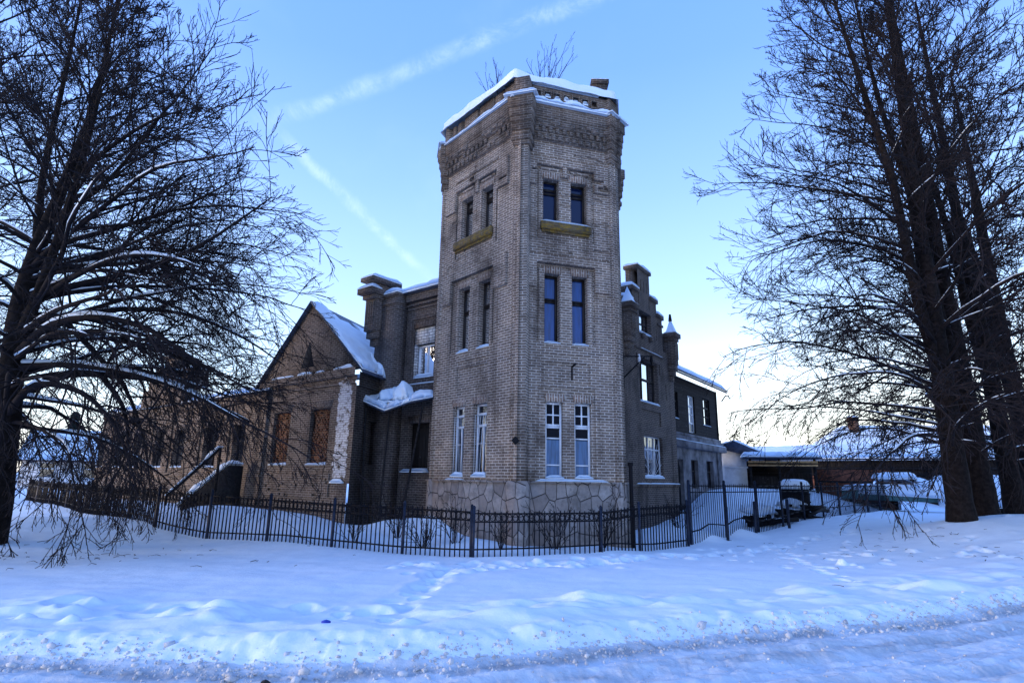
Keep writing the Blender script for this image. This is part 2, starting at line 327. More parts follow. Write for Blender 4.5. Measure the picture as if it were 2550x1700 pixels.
def tubes(P, Rr, S, caps=False):
    """P (N,K,3), Rr (N,K): N tapered tubes of S sides."""
    N, K, _ = P.shape
    T = np.gradient(P, axis=1) if K > 1 else P*0
    T /= np.linalg.norm(T, axis=2, keepdims=True)+1e-9
    ref = np.where(np.abs(T[:, :1, 2:3]) > 0.9, np.array([1., 0, 0]), np.array([0, 0, 1.]))
    A = np.cross(T, np.broadcast_to(ref, T.shape)); A /= np.linalg.norm(A, axis=2, keepdims=True)+1e-9
    B = np.cross(T, A)
    th = np.arange(S)*2*np.pi/S+(np.pi/4 if S == 4 else 0)
    V = P[:, :, None, :]+Rr[:, :, None, None]*(np.cos(th)[None, None, :, None]*A[:, :, None, :]+np.sin(th)[None, None, :, None]*B[:, :, None, :])
    V = V.reshape(-1, 3)
    i = np.arange(N)[:, None, None]*K*S; k = np.arange(K-1)[None, :, None]*S; j = np.arange(S)[None, None, :]; j2 = (j+1) % S
    F = np.stack([i+k+j, i+k+j2, i+k+S+j2, i+k+S+j], -1).reshape(-1, 4)
    Fs = [F]
    if caps and S == 4:
        a = np.arange(N)*K*S
        Fs += [np.stack([a+3, a+2, a+1, a], -1), np.stack([a+(K-1)*S+q for q in range(4)], -1)]
    return V, Fs
def hashn(ix, iy, seed):
    h = (ix.astype(np.int64)*374761393+iy.astype(np.int64)*668265263+seed*1442695041) & 0x7fffffff
    h = (h ^ (h >> 13))*1274126177 & 0x7fffffff
    return ((h ^ (h >> 16)) & 0xffff)/65535.0
def vnoise(x, y, seed=0):
    x = np.asarray(x, float); y = np.asarray(y, float)
    ix = np.floor(x); iy = np.floor(y); fx = x-ix; fy = y-iy; fx = fx*fx*(3-2*fx); fy = fy*fy*(3-2*fy)
    a, b, c, d = (hashn(ix+i, iy+j, seed) for j in (0, 1) for i in (0, 1))
    return (a*(1-fx)+b*fx)*(1-fy)+(c*(1-fx)+d*fx)*fy
def fbm(x, y, seed=0, oct=4, g=0.5):
    s = 0; a = 1; tot = 0
    for o in range(oct): s = s+a*vnoise(np.asarray(x)*2**o, np.asarray(y)*2**o, seed+o*17); tot += a; a *= g
    return s/tot-0.5
def sstep(a, b, x):
    t = np.clip((np.asarray(x, float)-a)/(b-a), 0, 1); return t*t*(3-2*t)

class Wall:
    """a vertical plane: u along it, z up, w out of it"""
    def __init__(s, O, deg):
        s.O = np.array(O[:2], float); s.d = np.array([math.cos(R(deg)), math.sin(R(deg))])
        n = np.array([-s.d[1], s.d[0]]); s.n = n if n @ (-s.O) > 0 else -n
    def p(s, u, z, w=0.0):
        q = s.O+u*s.d+w*s.n; return (q[0], q[1], z)
    def box(s, mb, u0, u1, z0, z1, w0, w1):
        mb.box8([s.p(u0, z0, w0), s.p(u1, z0, w0), s.p(u1, z0, w1), s.p(u0, z0, w1), s.p(u0, z1, w0), s.p(u1, z1, w0), s.p(u1, z1, w1), s.p(u0, z1, w1)])
    def prism(s, mb, uz, w0, w1):       # a polygon in the plane, given thickness
        n = len(uz); V = [s.p(u, z, w0) for u, z in uz]+[s.p(u, z, w1) for u, z in uz]
        c = np.mean(uz, 0); V += [s.p(c[0], c[1], w0), s.p(c[0], c[1], w1)]
        F = [(i, (i+1) % n, n+(i+1) % n, n+i) for i in range(n)]+[(2*n+1, n+i, n+(i+1) % n) for i in range(n)]+[(2*n, (i+1) % n, i) for i in range(n)]
        mb.add(V, F)
    def relief(s, mb, u0, u1, z0, z1, rects, hole=-0.24):
        us = sorted({round(x, 4) for r in rects for x in r[:2] if u0 < x < u1} | {u0, u1}); zs = sorted({round(x, 4) for r in rects for x in r[2:4] if z0 < x < z1} | {z0, z1})
        nu, nz = len(us)-1, len(zs)-1; W = [[0.0]*nz for _ in range(nu)]
        for (a, b, c, d, wv) in rects:
            for i in range(nu):
                if us[i] > a-1e-3 and us[i+1] < b+1e-3:
                    for j in range(nz):
                        if zs[j] > c-1e-3 and zs[j+1] < d+1e-3: W[i][j] = wv
        for i in range(nu):
            for j in range(nz):
                wv = W[i][j]
                if wv is not None: mb.add([s.p(us[i], zs[j], wv), s.p(us[i+1], zs[j], wv), s.p(us[i+1], zs[j+1], wv), s.p(us[i], zs[j+1], wv)], [(0, 1, 2, 3)])
                a = hole if wv is None else wv
                if i+1 < nu:
                    b = hole if W[i+1][j] is None else W[i+1][j]
                    if abs(a-b) > 1e-5: mb.add([s.p(us[i+1], zs[j], a), s.p(us[i+1], zs[j], b), s.p(us[i+1], zs[j+1], b), s.p(us[i+1], zs[j+1], a)], [(0, 1, 2, 3)])
                if j+1 < nz:
                    b = hole if W[i][j+1] is None else W[i][j+1]
                    if abs(a-b) > 1e-5: mb.add([s.p(us[i], zs[j+1], a), s.p(us[i], zs[j+1], b), s.p(us[i+1], zs[j+1], b), s.p(us[i+1], zs[j+1], a)], [(0, 1, 2, 3)])
def snow_patch(mb, a, b, c, d, th=0.12, n=(14, 8), seed=0, rough=0.5, over=0.0):
    """lumpy snow lying on the (planar) quad a b c d; rounded rim, closed underneath"""
    a, b, c, d = (np.array(x, float) for x in (a, b, c, d)); nu, nv = n
    U, Vv = np.meshgrid(np.linspace(0, 1, nu+1), np.linspace(0, 1, nv+1), indexing='ij')
    P = (a*(1-U[..., None])+b*U[..., None])*(1-Vv[..., None])+(d*(1-U[..., None])+c*U[..., None])*Vv[..., None]
    lu = np.linalg.norm(b-a)+1e-6; lv = np.linalg.norm(d-a)+1e-6; rim = max(th*0.8, 0.02)
    e = np.minimum(np.minimum(U, 1-U)*lu, np.minimum(Vv, 1-Vv)*lv)
    f = np.sqrt(np.clip(1-(1-np.clip(e/rim, 0, 1))**2, 0, 1))*0.75+0.25
    q = fbm(U*lu*2.2+seed*3.7, Vv*lv*2.2+seed, seed, 4)
    t = th*f*(1+2*rough*q)
    T = P.copy(); T[..., 2] += np.maximum(t, 0.008)
    if over:
        T[..., :2] += (fbm(U*lu*3, Vv*lv*3+9, seed+5, 3)*over)[..., None]*np.array([1, 1])
    Bm = P.copy(); Bm[..., 2] -= 0.004
    m = (nu+1)*(nv+1); idx = np.arange(m).reshape(nu+1, nv+1)
    F = [(idx[i, j], idx[i+1, j], idx[i+1, j+1], idx[i, j+1]) for i in range(nu) for j in range(nv)]
    F += [tuple(m+x for x in reversed(f_)) for f_ in F]
    rimi = list(idx[:, 0])+list(idx[-1, 1:])+list(idx[-2::-1, -1])+list(idx[0, -2:0:-1])
    F += [(rimi[k], rimi[(k+1) % len(rimi)], m+rimi[(k+1) % len(rimi)], m+rimi[k]) for k in range(len(rimi))]
    mb.add(np.concatenate([T.reshape(-1, 3), Bm.reshape(-1, 3)]), F)
def cap_snow(mb, W_, u0, u1, w0, w1, z, th=0.07, seed=0):
    n = (max(4, int((u1-u0)/0.12)), 5)
    snow_patch(mb, W_.p(u0, z, w0), W_.p(u1, z, w0), W_.p(u1, z, w1), W_.p(u0, z, w1), th, n, seed)
def window(parent, W_, u0, u1, z0, z1, depth=0.17, frame='frame_dark', glass='glass', bars=((), (0.6,)), fw=0.055, snow=0.07, seed=1, grille=None, lower=None, sill_w=0.03):
    """window > pane, sill snow, grille. bars: fractions of width / height for glazing bars"""
    o = MB(); wi, wo = -depth-0.05, -depth
    W_.box(o, u0, u0+fw, z0, z1, wi, wo); W_.box(o, u1-fw, u1, z0, z1, wi, wo)
    W_.box(o, u0+fw, u1-fw, z0, z0+fw, wi, wo); W_.box(o, u0+fw, u1-fw, z1-fw, z1, wi, wo)
    k = fw*0.6
    for fz in bars[1]:
        th = k if fz > 0 else k*0.5; zz = z0+(z1-z0)*abs(fz); W_.box(o, u0+fw, u1-fw, zz-th, zz+th, wi+0.004, wo+0.012)
    for b in bars[0]:
        fu, za, zb = b if isinstance(b, tuple) else (b, 0, 1)
        uu = u0+(u1-u0)*fu; W_.box(o, uu-k*0.5, uu+k*0.5, z0+fw+(z1-z0-2*fw)*za, z0+fw+(z1-z0-2*fw)*zb, wi+0.008, wo+0.004)
    win = o.build('window', M[frame], parent)
    def pane(a, b, g):
        g_ = MB(); g_.add([W_.p(u0+0.01, a, wi+0.015), W_.p(u1-0.01, a, wi+0.015), W_.p(u1-0.01, b, wi+0.015), W_.p(u0+0.01, b, wi+0.015)], [(0, 1, 2, 3)])
        g_.build('pane', M[g], win)
    if lower: pane(z0+0.01, z0+(z1-z0)*lower[0], lower[1]); pane(z0+(z1-z0)*lower[0], z1-0.01, glass)
    else: pane(z0+0.01, z1-0.01, glass)
    if grille:
        g_ = MB()
        for (ax, az, bx, bz) in grille: g_.bar(W_.p(u0+(u1-u0)*ax, z0+(z1-z0)*az, -0.06), W_.p(u0+(u1-u0)*bx, z0+(z1-z0)*bz, -0.06), 0.0075)
        g_.build('grille', M['frame_white'], win)
    if snow:
        s_ = MB(); cap_snow(s_, W_, u0-0.01, u1+0.01, -depth+0.01, sill_w, z0+0.003, snow, seed); s_.build('snow_cap', M['snow'], win, True)
    return win
def lintel(parent, m, W_, u0, u1, z, h=0.2, flare=0.09, w=0.012):
    q = MB(); W_.prism(q, [(u0-0.02, z), (u1+0.02, z), (u1+flare, z+h), (u0-flare, z+h)], 0.001, w); return q.build('lintel', M[m], parent)
def isect(A, B):
    m = np.array([[A.d[0], -B.d[0]], [A.d[1], -B.d[1]]]); t, s_ = np.linalg.solve(m, B.O-A.O); return t, s_

# ================================================================== TERRAIN
def edge_y(x):      # the edge between the ploughed road and the field
    x = np.asarray(x, float); k = 0.40*np.logaddexp(0, (x+0.6)*1.1)/1.1
    return 5.98+np.where(x > 14, 0.40*14.6+0.30*(x-14), k)+0.10*np.sin(x*0.9)
TRAIL = np.array([(-1.5, 7.2), (-1.42, 8.9), (-1.32, 10.4), (-1.1, 12.3), (0.3, 12.75), (1.8, 13.2), (3.4, 14.4), (5.6, 15.4), (8.2, 17.0), (11.0, 19.0)])
def along(poly, step):
    seg = np.linalg.norm(np.diff(poly, axis=0), axis=1); cum = np.concatenate([[0], np.cumsum(seg)]); t = np.arange(0, cum[-1], step)
    return np.stack([np.interp(t, cum, poly[:, k]) for k in range(poly.shape[1])], 1)
DENTS = []
for i, (x, y) in enumerate(along(TRAIL, 0.36)): DENTS.append((x+(0.11 if i % 2 else -0.11)+random.uniform(-.08, .08), y+random.uniform(-.1, .1), random.uniform(.09, .15), random.uniform(.07, .15))); DENTS.append((x+random.uniform(-.15, .15), y, .26, random.uniform(.0, .05)))
for i, (x, y) in enumerate(along(np.array([(7.2, 16.0), (6.6, 14.0), (6.3, 12.0), (6.0, 10.6)]), 0.42)): DENTS.append((x+random.uniform(-.12, .12), y, random.uniform(.08, .13), random.uniform(.06, .12)))
for k in range(150):
    i = random.random()**.8*(len(TRAIL)-4.01)+3; a, b = TRAIL[int(i)], TRAIL[int(i)+1]; f_ = i-int(i); p_ = a*(1-f_)+b*f_
    DENTS.append((p_[0]+random.gauss(0, .3), p_[1]+random.gauss(-.1, .28), random.uniform(.07, .17), random.uniform(-.05, .12)))
for k in range(40): DENTS.append((random.uniform(-6, -1), random.uniform(6.9, 8.2), random.uniform(.08, .2), random.uniform(-.06, .10)))
for k in range(40): DENTS.append((random.gauss(-1.0, .8), random.gauss(12.3, .5), random.uniform(.08, .2), random.uniform(-.08, .10)))
for k in range(110): DENTS.append((random.uniform(5.0, 14.0), random.uniform(12.5, 16.5), random.uniform(.05, .13), random.uniform(-.07, .08)))
MOUNDS = [(.3, 14.75, 1.3, 0.13), (2.2, 15.4, 1.1, 0.16), (-1.0, 15.6, 1.0, .2), (-1.7, 18.0, 1.3, 0.75), (-3.4, 17.6, 0.9, 0.35), (12.5, 16.3, 1.7, 0.32), (14.6, 17.2, 1.5, 0.30), (7.2, 19.2, 0.6, 0.25),
          (-9.5, 19.0, 2.0, 0.30), (5.0, 19.3, 1.2, 0.35), (-5.5, 16.7, 1.6, 0.18), (8.3, 24.5, 2.0, 0.4), (-13.5, 17.0, 3.0, 0.35), (16.5, 15.0, 2.5, 0.35), (5.9, 18.2, 0.5, 0.22)]
def terrain(x, y):
    x = np.asarray(x, float); y = np.asarray(y, float)
    d = (y-edge_y(x))*0.94
    far = sstep(60, 120, np.hypot(x, y))
    road = -0.10+0.05*fbm(x*0.5, y*0.5, 2)+0.04*fbm(x*2.2, y*4.0, 4, 4)+0.045*fbm(x*8, y*8, 8, 4, .65)
    road = road+0.05*np.exp(-((d+1.55)/0.22)**2)+0.06*np.exp(-((d+2.4)/0.3)**2)-0.035*np.exp(-((d+0.75)/0.35)**2)
    field = 0.02-0.07*sstep(2.0, 8.0, d)+0.10*fbm(x*0.25+3, y*0.35, 11, 3)
    field = field+0.50*sstep(5.5, 13, x)*sstep(10, 17, y)-0.08*sstep(26, 40, y)
    field = field+0.12*sstep(15, 18, y)*sstep(-3, -8, x)
    yr = -(x-5.2)*0.643+(y-17.3)*0.766
    field = field+1.0*sstep(0.4, 5.5, yr)*sstep(6.8, 10.5, x)
    yl = np.where(x < -0.85, (y-13.75)*0.93+(x+0.85)*0.34, -9.)
    field = field+0.40*sstep(0.3, 3.2, yl)*sstep(-2.5, -7, x)
    lump = (0.42*np.clip(fbm(x*0.85, y*1.5, 21, 3, .45)+0.02, 0, 1)+0.16*np.clip(fbm(x*2.0+7, y*3.0, 23, 3, .5)+0.02, 0, 1))*np.exp(-((d-1.45)/0.85)**2)
    lump = lump+0.07*sstep(1.15, 0.9, d)*sstep(-0.1, 0.5, d)
    crest = np.exp(-((d-0.30)/0.22)**2)*(0.02+0.17*fbm(x*3.6, y*4.4, 31, 5, .66))
    f = sstep(-0.12, 0.45, d)
    rut = np.clip(fbm(x*.6, (y-edge_y(x))*5.5, 93, 4, .6), -.3, .3)*.20*sstep(-.1, -.4, d)
    h = (road+rut)*(1-f)+(field+lump)*f+crest
    for (mx, my, s, a) in MOUNDS: h = h+a*np.exp(-(((x-mx)**2+(y-my)**2)/(s*s)))
    near = (np.abs(x) < 16) & (y < 22)
    if near.any():
        xn, yn = x[near], y[near]; dd = np.zeros_like(xn)
        for (mx, my, s, a) in DENTS:
            q = ((xn-mx)**2+((yn-my)*0.8)**2)/(s*s); dd -= a*np.exp(-q*q)-0.12*a*np.exp(-((np.sqrt(q)-1.35)/0.35)**2)
        h = h.copy(); h[near] += dd
    h = h+(0.014*fbm(x*3, y*3, 44, 3)+0.05*fbm(x*.7, y*1.5, 45, 3))*f
    return h*(1-far)+0.2*far
def ground_z(x, y): return float(terrain(np.array([x]), np.array([y]))[0])
def axis(parts):
    o = []
    for a, b, n in parts: o += list(np.linspace(a, b, n, endpoint=False))
    return np.array(o)
gx = axis([(-900, -120, 9), (-120, -40, 12), (-40, -14, 40), (-14, -7, 70), (-7, 9, 400), (9, 16, 80), (16, 40, 50), (40, 130, 14), (130, 901, 10)])
gy = axis([(-60, 2, 16), (2, 4.4, 8), (4.4, 9.4, 170), (9.4, 18, 190), (18, 26, 50), (26, 60, 30), (60, 140, 10), (140, 1500, 10)])
GX, GY = np.meshgrid(gx, gy, indexing='ij'); GZ = terrain(GX.ravel(), GY.ravel()).reshape(GX.shape)
idx = np.arange(GX.size).reshape(GX.shape)
F = np.stack([idx[:-1, :-1], idx[1:, :-1], idx[1:, 1:], idx[:-1, 1:]], -1).reshape(-1, 4)
V = np.stack([GX.ravel(), GY.ravel(), GZ.ravel()], 1)
fc = V[F].mean(1); isroad = (fc[:, 1]-edge_y(fc[:, 0])) < 0.12
def sub_mesh(name, mask, m):
    f = F[mask]; used, inv = np.unique(f, return_inverse=True)
    o = raw_mesh(name, V[used], inv.reshape(f.shape), m, None, smooth=True, uv=(np.dstack([V[f][:, :, 0], V[f][:, :, 1]-edge_y(V[f][:, :, 0])]) if name == 'snowy_road' else V[f][:, :, :2]).reshape(-1, 2)); tag(o, kind='structure'); return o
sub_mesh('snowy_ground', ~isroad, M['snow_ground']); sub_mesh('snowy_road', isroad, M['snow_road'])

# ploughed clods along the road edge and on the road
ico_v = np.array([(0, 0, 1)]+[(0.894*math.cos(a), 0.894*math.sin(a), 0.447) for a in np.arange(5)*2*np.pi/5]+[(0.894*math.cos(a), 0.894*math.sin(a), -0.447) for a in np.arange(5)*2*np.pi/5+np.pi/5]+[(0, 0, -1)])
ico_f = np.array([(0, 1+i, 1+(i+1) % 5) for i in range(5)]+[(1+i, 6+i, 1+(i+1) % 5) for i in range(5)]+[(1+(i+1) % 5, 6+i, 6+(i+1) % 5) for i in range(5)]+[(11, 6+(i+1) % 5, 6+i) for i in range(5)])
nc = 7500
cxs = rng.uniform(-9, 13, nc); cd = np.where(rng.random(nc) < 0.58, rng.normal(0.08, 0.13, nc)+.22*fbm(cxs*.8, cxs*.3, 91, 3), -rng.random(nc)**1.4*2.6); cys = edge_y(cxs)+cd
cs = rng.gamma(1.2, 0.0055, nc)+0.004; cs = np.where(rng.random(nc) < .035, cs+rng.uniform(.012, .032, nc), cs); cs *= np.where(cd < -0.25, 0.55, 1.0); czs = terrain(cxs, cys)
VV = ico_v[None]*(cs[:, None]*rng.uniform(0.5, 1.4, (nc, 3)))[:, None, :]*(1+rng.uniform(-.4, .4, (nc, 12, 1)))
VV = VV+np.stack([cxs, cys, czs+cs*0.05], 1)[:, None, :]
tag(raw_mesh('snow_clods', VV.reshape(-1, 3), (ico_f[None]+np.arange(nc)[:, None, None]*12).reshape(-1, 3), M['snow_clod']), 'grey ploughed snow clods along the road edge', 'snow clods', kind='stuff')

# ================================================================== TOWER
B0 = np.array([0.165, 14.93])
TL = Wall(B0, 131); TR = Wall((B0[0]-0.077, B0[1]+0.269), 16)
tB = TL.p(0, 0)[:2]; ti = isect(TL, TR)
pB = TL.O+ti[0]*TL.d; UB = -ti[1]
pA = TL.O+3.97*TL.d; pC = TR.O+3.13*TR.d
dr = lambda a: np.array([math.cos(R(a)), math.sin(R(a))])
pF = pA+3.3*dr(68); pD = pC+3.3*dr(79)
HEX = [pA, pB, pC, pD, (pD+pF)/2+np.array([0.1, 1.6]), pF]
TOP = 11.55; PL = 1.66
tower = empty('brick_tower', (pB[0], pB[1], 0.0), 'tall brown brick hexagonal corner tower with snow on its crown', 'tower')
def offset_poly(poly, w_):
    n = len(poly); out = []
    c = np.mean(poly, 0)
    for i in range(n):
        a, b, c2 = poly[i-1], poly[i], poly[(i+1) % n]
        def nn(p, q):
            t = (q-p)/np.linalg.norm(q-p); m = np.array([t[1], -t[0]]); return m if m @ ((p+q)/2-c) > 0 else -m
        n1, n2 = nn(a, b), nn(b, c2); k = n1+n2; out.append(b+k*w_/(1+n1 @ n2))
    return out
wallm = MB()
# left face: u from the front corner, leftwards; right face: u from the front corner, rightwards
LW3 = [(2.22, 2.81, 8.96, 10.36), (1.22, 1.80, 8.96, 10.36)]; LW2 = [(2.23, 2.78, 5.34, 7.37), (1.25, 1.80, 5.34, 7.37)]; LW1 = [(2.28, 2.85, 1.74, 3.74), (1.25, 1.87, 1.74, 3.74)]
RW3 = [(0.78, 1.27, 8.94, 10.33), (1.65, 2.15, 8.94, 10.33)]; RW2 = [(0.83, 1.29, 5.36, 7.38), (1.66, 2.14, 5.36, 7.38)]; RW1 = [(0.89, 1.38, 1.74, 3.74), (1.72, 2.21, 1.74, 3.74)]
def hood(a, b, z, drop, ea, eb):   # stepped brick hood mould round a pair of windows: raised band, shoulders, sunk inner step
    r = [(ea, eb, z, z+0.25, 0.075), (ea, a, z-drop, z, 0.075), (b, eb, z-drop, z, 0.075), (a, b, z-0.13, z, -0.05), (a, a+0.08, z-2.3, z-0.13, -0.05), (b-0.08, b, z-2.3, z-0.13, -0.05)]
    return r
def rand_patches(n, u0, u1, z0, z1, dep):   # missing and spalled bricks
    return [(u, u+random.choice((.12, .25, .37)), z, z+random.choice((.075, .075, .15)), -random.uniform(*dep)) for u, z in ((random.uniform(u0, u1), PL+round((random.uniform(z0, z1)-PL)/.075)*.075) for _ in range(n))]
L_rects = hood(1.06, 3.16, 7.70, 0.72, 0.50, 3.62)+hood(1.0, 3.10, 10.74, 0.66, 0.50, 3.62)
L_rects += [(1.93, 2.08, 10.36, 10.74, 0.05), (1.28, 1.80, 10.60, 10.68, 0.03), (2.20, 2.74, 10.60, 10.68, 0.03), (1.28, 2.74, 5.06, 5.28, 0.03), (1.30, 2.75, 4.30, 4.88, -0.045), (1.0, 3.1, 11.1, 11.18, 0.04)]
L_rects += rand_patches(16, 0.5, 3.3, 7.9, 11.3, (.015, .04))+[(a, b, c, d, None) for a, b, c, d in LW1+LW2+LW3]
TL.relief(wallm, 0.0, 3.97, PL, TOP, L_rects)
R_rects = hood(0.58, 2.36, 7.68, 0.74, 0.30, 2.84)+hood(0.56, 2.38, 10.74, 0.66, 0.30, 2.84)
R_rects += [(1.38, 1.52, 10.36, 10.78, 0.05), (0.70, 1.28, 10.60, 10.68, 0.03), (1.64, 2.22, 10.60, 10.68, 0.03), (0.80, 2.16, 5.06, 5.24, 0.03), (0.76, 2.18, 4.25, 4.84, -0.045), (0.66, 2.32, PL, 4.15, -0.04)]
R_rects += rand_patches(40, 0.4, 2.7, 8.0, 11.4, (.015, .05))+[(a, b, c, d, None) for a, b, c, d in RW1+RW2+RW3]
TR.relief(wallm, UB, 3.13, PL, TOP, R_rects)
for p, q in ((pC, pD), (pD, HEX[4]), (HEX[4], pF), (pF, pA)):
    wallm.add([(*p, PL), (*q, PL), (*q, TOP), (*p, TOP)], [(0, 1, 2, 3)])
# corner pilasters, set on the bisector of each corner
def pilaster(c, ang, wd, z0, z1, grow=0.0, mb=wallm, back=0.55):
    t = dr(ang); n = np.array([-t[1], t[0]]); n = n if n @ (c-np.mean(HEX, 0)) > 0 else -n
    h = wd/2+grow; f = -0.045+grow
    mb.prism([c-h*t+f*n, c+h*t+f*n, c+h*t-back*n, c-h*t-back*n], z0, z1)
CORN = [(pA, 101, 0.42), (B0+np.array([0.0, 0.03]), -16, 0.40), (pC, 48, 0.42), (pD, 110, 0.42)]
for c, a, wd in CORN: pilaster(c, a, wd, PL, TOP)
wallm.build('wall', M['brick'], tower)
for (a, b, c, d) in LW1+LW2+LW3: lintel(tower, 'soldier', TL, a, b, d, 0.22, 0.08, 0.014)
for (a, b, c, d) in RW1+RW2+RW3: lintel(tower, 'soldier', TR, a, b, d, 0.22, 0.07, 0.014)
# plinth
pm = MB(); pm.prism(offset_poly(HEX, 0.05), -0.9, PL-0.05); pm.prism(offset_poly(HEX, 0.09), PL-0.05, PL)
for c, a, wd in CORN: pilaster(c, a, wd, -0.9, PL+0.002, 0.06, pm)
pm.build('plinth', M['stone'], tower)
# cornice: stepped rings and broken dentils
cm = MB()
for z0, z1, o in ((TOP, 11.74, 0.06), (11.74, 11.80, 0.09), (11.98, 12.20, 0.14), (12.20, 12.26, 0.17), (12.26, 12.66, 0.19)): cm.prism(offset_poly(HEX, o), z0, z1)
cm.prism(offset_poly(HEX, 0.07), 11.80, 11.98)
for Wl, n, u0, u1 in ((TL, 15, 0.35, 3.7), (TR, 12, 0.25, 2.9)):
    st = (u1-u0)/n
    for i in range(n):
        if random.random() < 0.9: Wl.box(cm, u0+i*st, u0+i*st+st*0.52, 11.80, 11.98, 0.072, 0.145-random.random()*0.02)
        if random.random() < 0.8: Wl.box(cm, u0+i*st+st*.4, u0+i*st+st*1.0, 11.60-random.random()*.04, 11.74, 0.062, 0.10)
    for i in range(16):
        u = random.uniform(u0, u1); Wl.box(cm, u, u+random.uniform(.1, .35), 12.0+random.choice((0, .075)), 12.16+random.choice((0, .05)), 0.142, 0.142+random.uniform(.012, .045))
for c, a, wd in CORN:
    for z0, z1, g in ((11.16, 11.30, .05), (11.30, 11.46, .09), (11.46, 11.62, .06), (11.62, 11.86, .11), (11.86, 12.06, .13), (12.06, 12.34, .15), (12.34, 12.70, .19)): pilaster(c, a, wd, z0, z1, g, cm)
cm.build('cornice', M['brick_cornice'], tower)
# parapet: blocks with slits on the left face, pierced wall on the right face
pr = MB()
for a, b, zt in ((0.22, 0.78, 13.45), (0.84, 1.26, 13.40), (1.33, 2.05, 13.42), (2.16, 2.86, 13.40), (2.98, 3.24, 13.36), (3.36, 3.52, 13.36), (3.66, 3.78, 13.34)): TL.box(pr, a, b, 12.66, zt+.03, -0.34, -0.02)
TL.box(pr, 0.2, 3.9, 12.66, 13.28, -0.36, -0.13)
R_par = [(0.50+i*0.31, 0.50+i*0.31+0.20, 13.03, 13.27, None) for i in range(7)]
TR.relief(pr, 0.14, 2.95, 12.66, 13.42, R_par, hole=-0.14)
TR.box(pr, 0.14, 2.95, 12.66, 13.42, -0.45, -0.14)
for i in range(7): TR.box(pr, 0.46+i*.31, 0.49+i*.31, 12.95, 13.30, 0.002, 0.05); TR.box(pr, 0.47+i*.31, 0.72+i*.31, 12.97, 13.02, 0.003, 0.06)
for p, q in ((pC, pD), (pD, HEX[4]), (HEX[4], pF), (pF, pA)):
    t = (q-p)/np.linalg.norm(q-p); n = np.array([-t[1], t[0]]); c0 = np.mean(HEX, 0)
    n = n if n @ ((p+q)/2-c0) < 0 else -n; pr.prism([p+n*.02, q+n*.02, q+n*.36, p+n*.36], 12.66, 13.40)
for c, a, wd in CORN: pilaster(c, a, wd, 12.70, 13.42, 0.03, pr)
par = pr.build('parapet', M['brick_cornice'], tower)
# the crown's snow: a lumpy dome, ledge snow, snow in the piercings
hx = np.array(offset_poly(HEX, 0.10)); hc = hx.mean(0); rings = 26; seg = 132
ang = np.linspace(0, 1, seg, endpoint=False)*6; i0 = ang.astype(int); fr = (ang-i0)[:, None]
rim = hx[i0]*(1-fr)+hx[(i0+1) % 6]*fr
rr = np.linspace(0, 1, rings)**0.45
D = hc+(rim-hc)[None]*rr[:, None, None]
Z = 13.43+0.44*np.sqrt(np.clip(1-rr**34, 0, 1))[:, None]*(1+.9*fbm(D[..., 0]*1.3+5, D[..., 1]*1.3, 72, 3))+0.20*(1-rr**2)[:, None]+0.20*fbm(D[..., 0]*1.6, D[..., 1]*1.6, 71, 4)*(1-rr**6)[:, None]
D2 = np.concatenate([np.dstack([D, Z]), np.dstack([rim[None]+0.02*(rim-hc)[None], np.full((1, seg), 13.40)+0.10*fbm(rim[:, 0]*3, rim[:, 1]*3, 7)[None]])], 0)
ii = np.arange((rings+1)*seg).reshape(rings+1, seg); nx = np.roll(ii, -1, 1)
Fd = np.stack([ii[:-1], nx[:-1], nx[1:], ii[1:]], -1).reshape(-1, 4)
sm = MB(); sm.add(D2.reshape(-1, 3), [tuple(f) for f in Fd])
snow_patch(sm, TR.p(0.05, 12.662, 0.0), TR.p(2.95, 12.662, 0.0), TR.p(2.98, 12.662, 0.30), TR.p(0.05, 12.662, 0.30), 0.33, (40, 8), 3, 0.8)
snow_patch(sm, TL.p(0.1, 12.662, 0.0), TL.p(3.9, 12.662, 0.0), TL.p(3.95, 12.662, 0.25), TL.p(0.1, 12.662, 0.27), 0.17, (40, 6), 4, 0.7)
for c, a, wd in CORN[:3]:
    t = dr(a); n = np.array([-t[1], t[0]]); n = n if n @ (c-np.mean(HEX, 0)) > 0 else -n
    q = [c-.5*t+.24*n, c+.5*t+.24*n, c+.5*t-.05*n, c-.5*t-.05*n]; snow_patch(sm, *[(*x, 12.702) for x in q], 0.13, (10, 6), 6)
for i, r_ in enumerate(R_par):
    if i in (1, 2, 3, 4, 5): cap_snow(sm, TR, r_[0]+.01, r_[1]-.01, -0.13, 0.05, r_[2]+.002, 0.15+0.06*(i % 2), i)
snow_patch(sm, TR.p(0.35, 13.422, -0.45), TR.p(2.6, 13.422, -0.45), TR.p(2.6, 13.422, 0.08), TR.p(0.35, 13.422, 0.08), 0.34, (30, 8), 9, 0.9)
build_each(sm, 'snow_cap', M['snow'], tower)
# chimney on the far right of the crown
ch = MB(); cb = pC+np.array([-0.36, 0.55])
ch.prism([cb+np.array(q) for q in ((-.24, -.2), (.24, -.2), (.24, .25), (-.24, .25))], 13.1, 14.32)
ch.prism([cb+np.array(q) for q in ((-.29, -.25), (.29, -.25), (.29, .3), (-.29, .3))], 14.32, 14.46)
chm = ch.build('chimney', M['brick_dark'], tower)
cs_ = MB(); snow_patch(cs_, *[(*(cb+np.array(q)), 14.462) for q in ((-.28, -.24), (.28, -.24), (.28, .29), (-.28, .29))], 0.10, (6, 6), 5); cs_.build('snow_cap', M['snow'], chm, True)
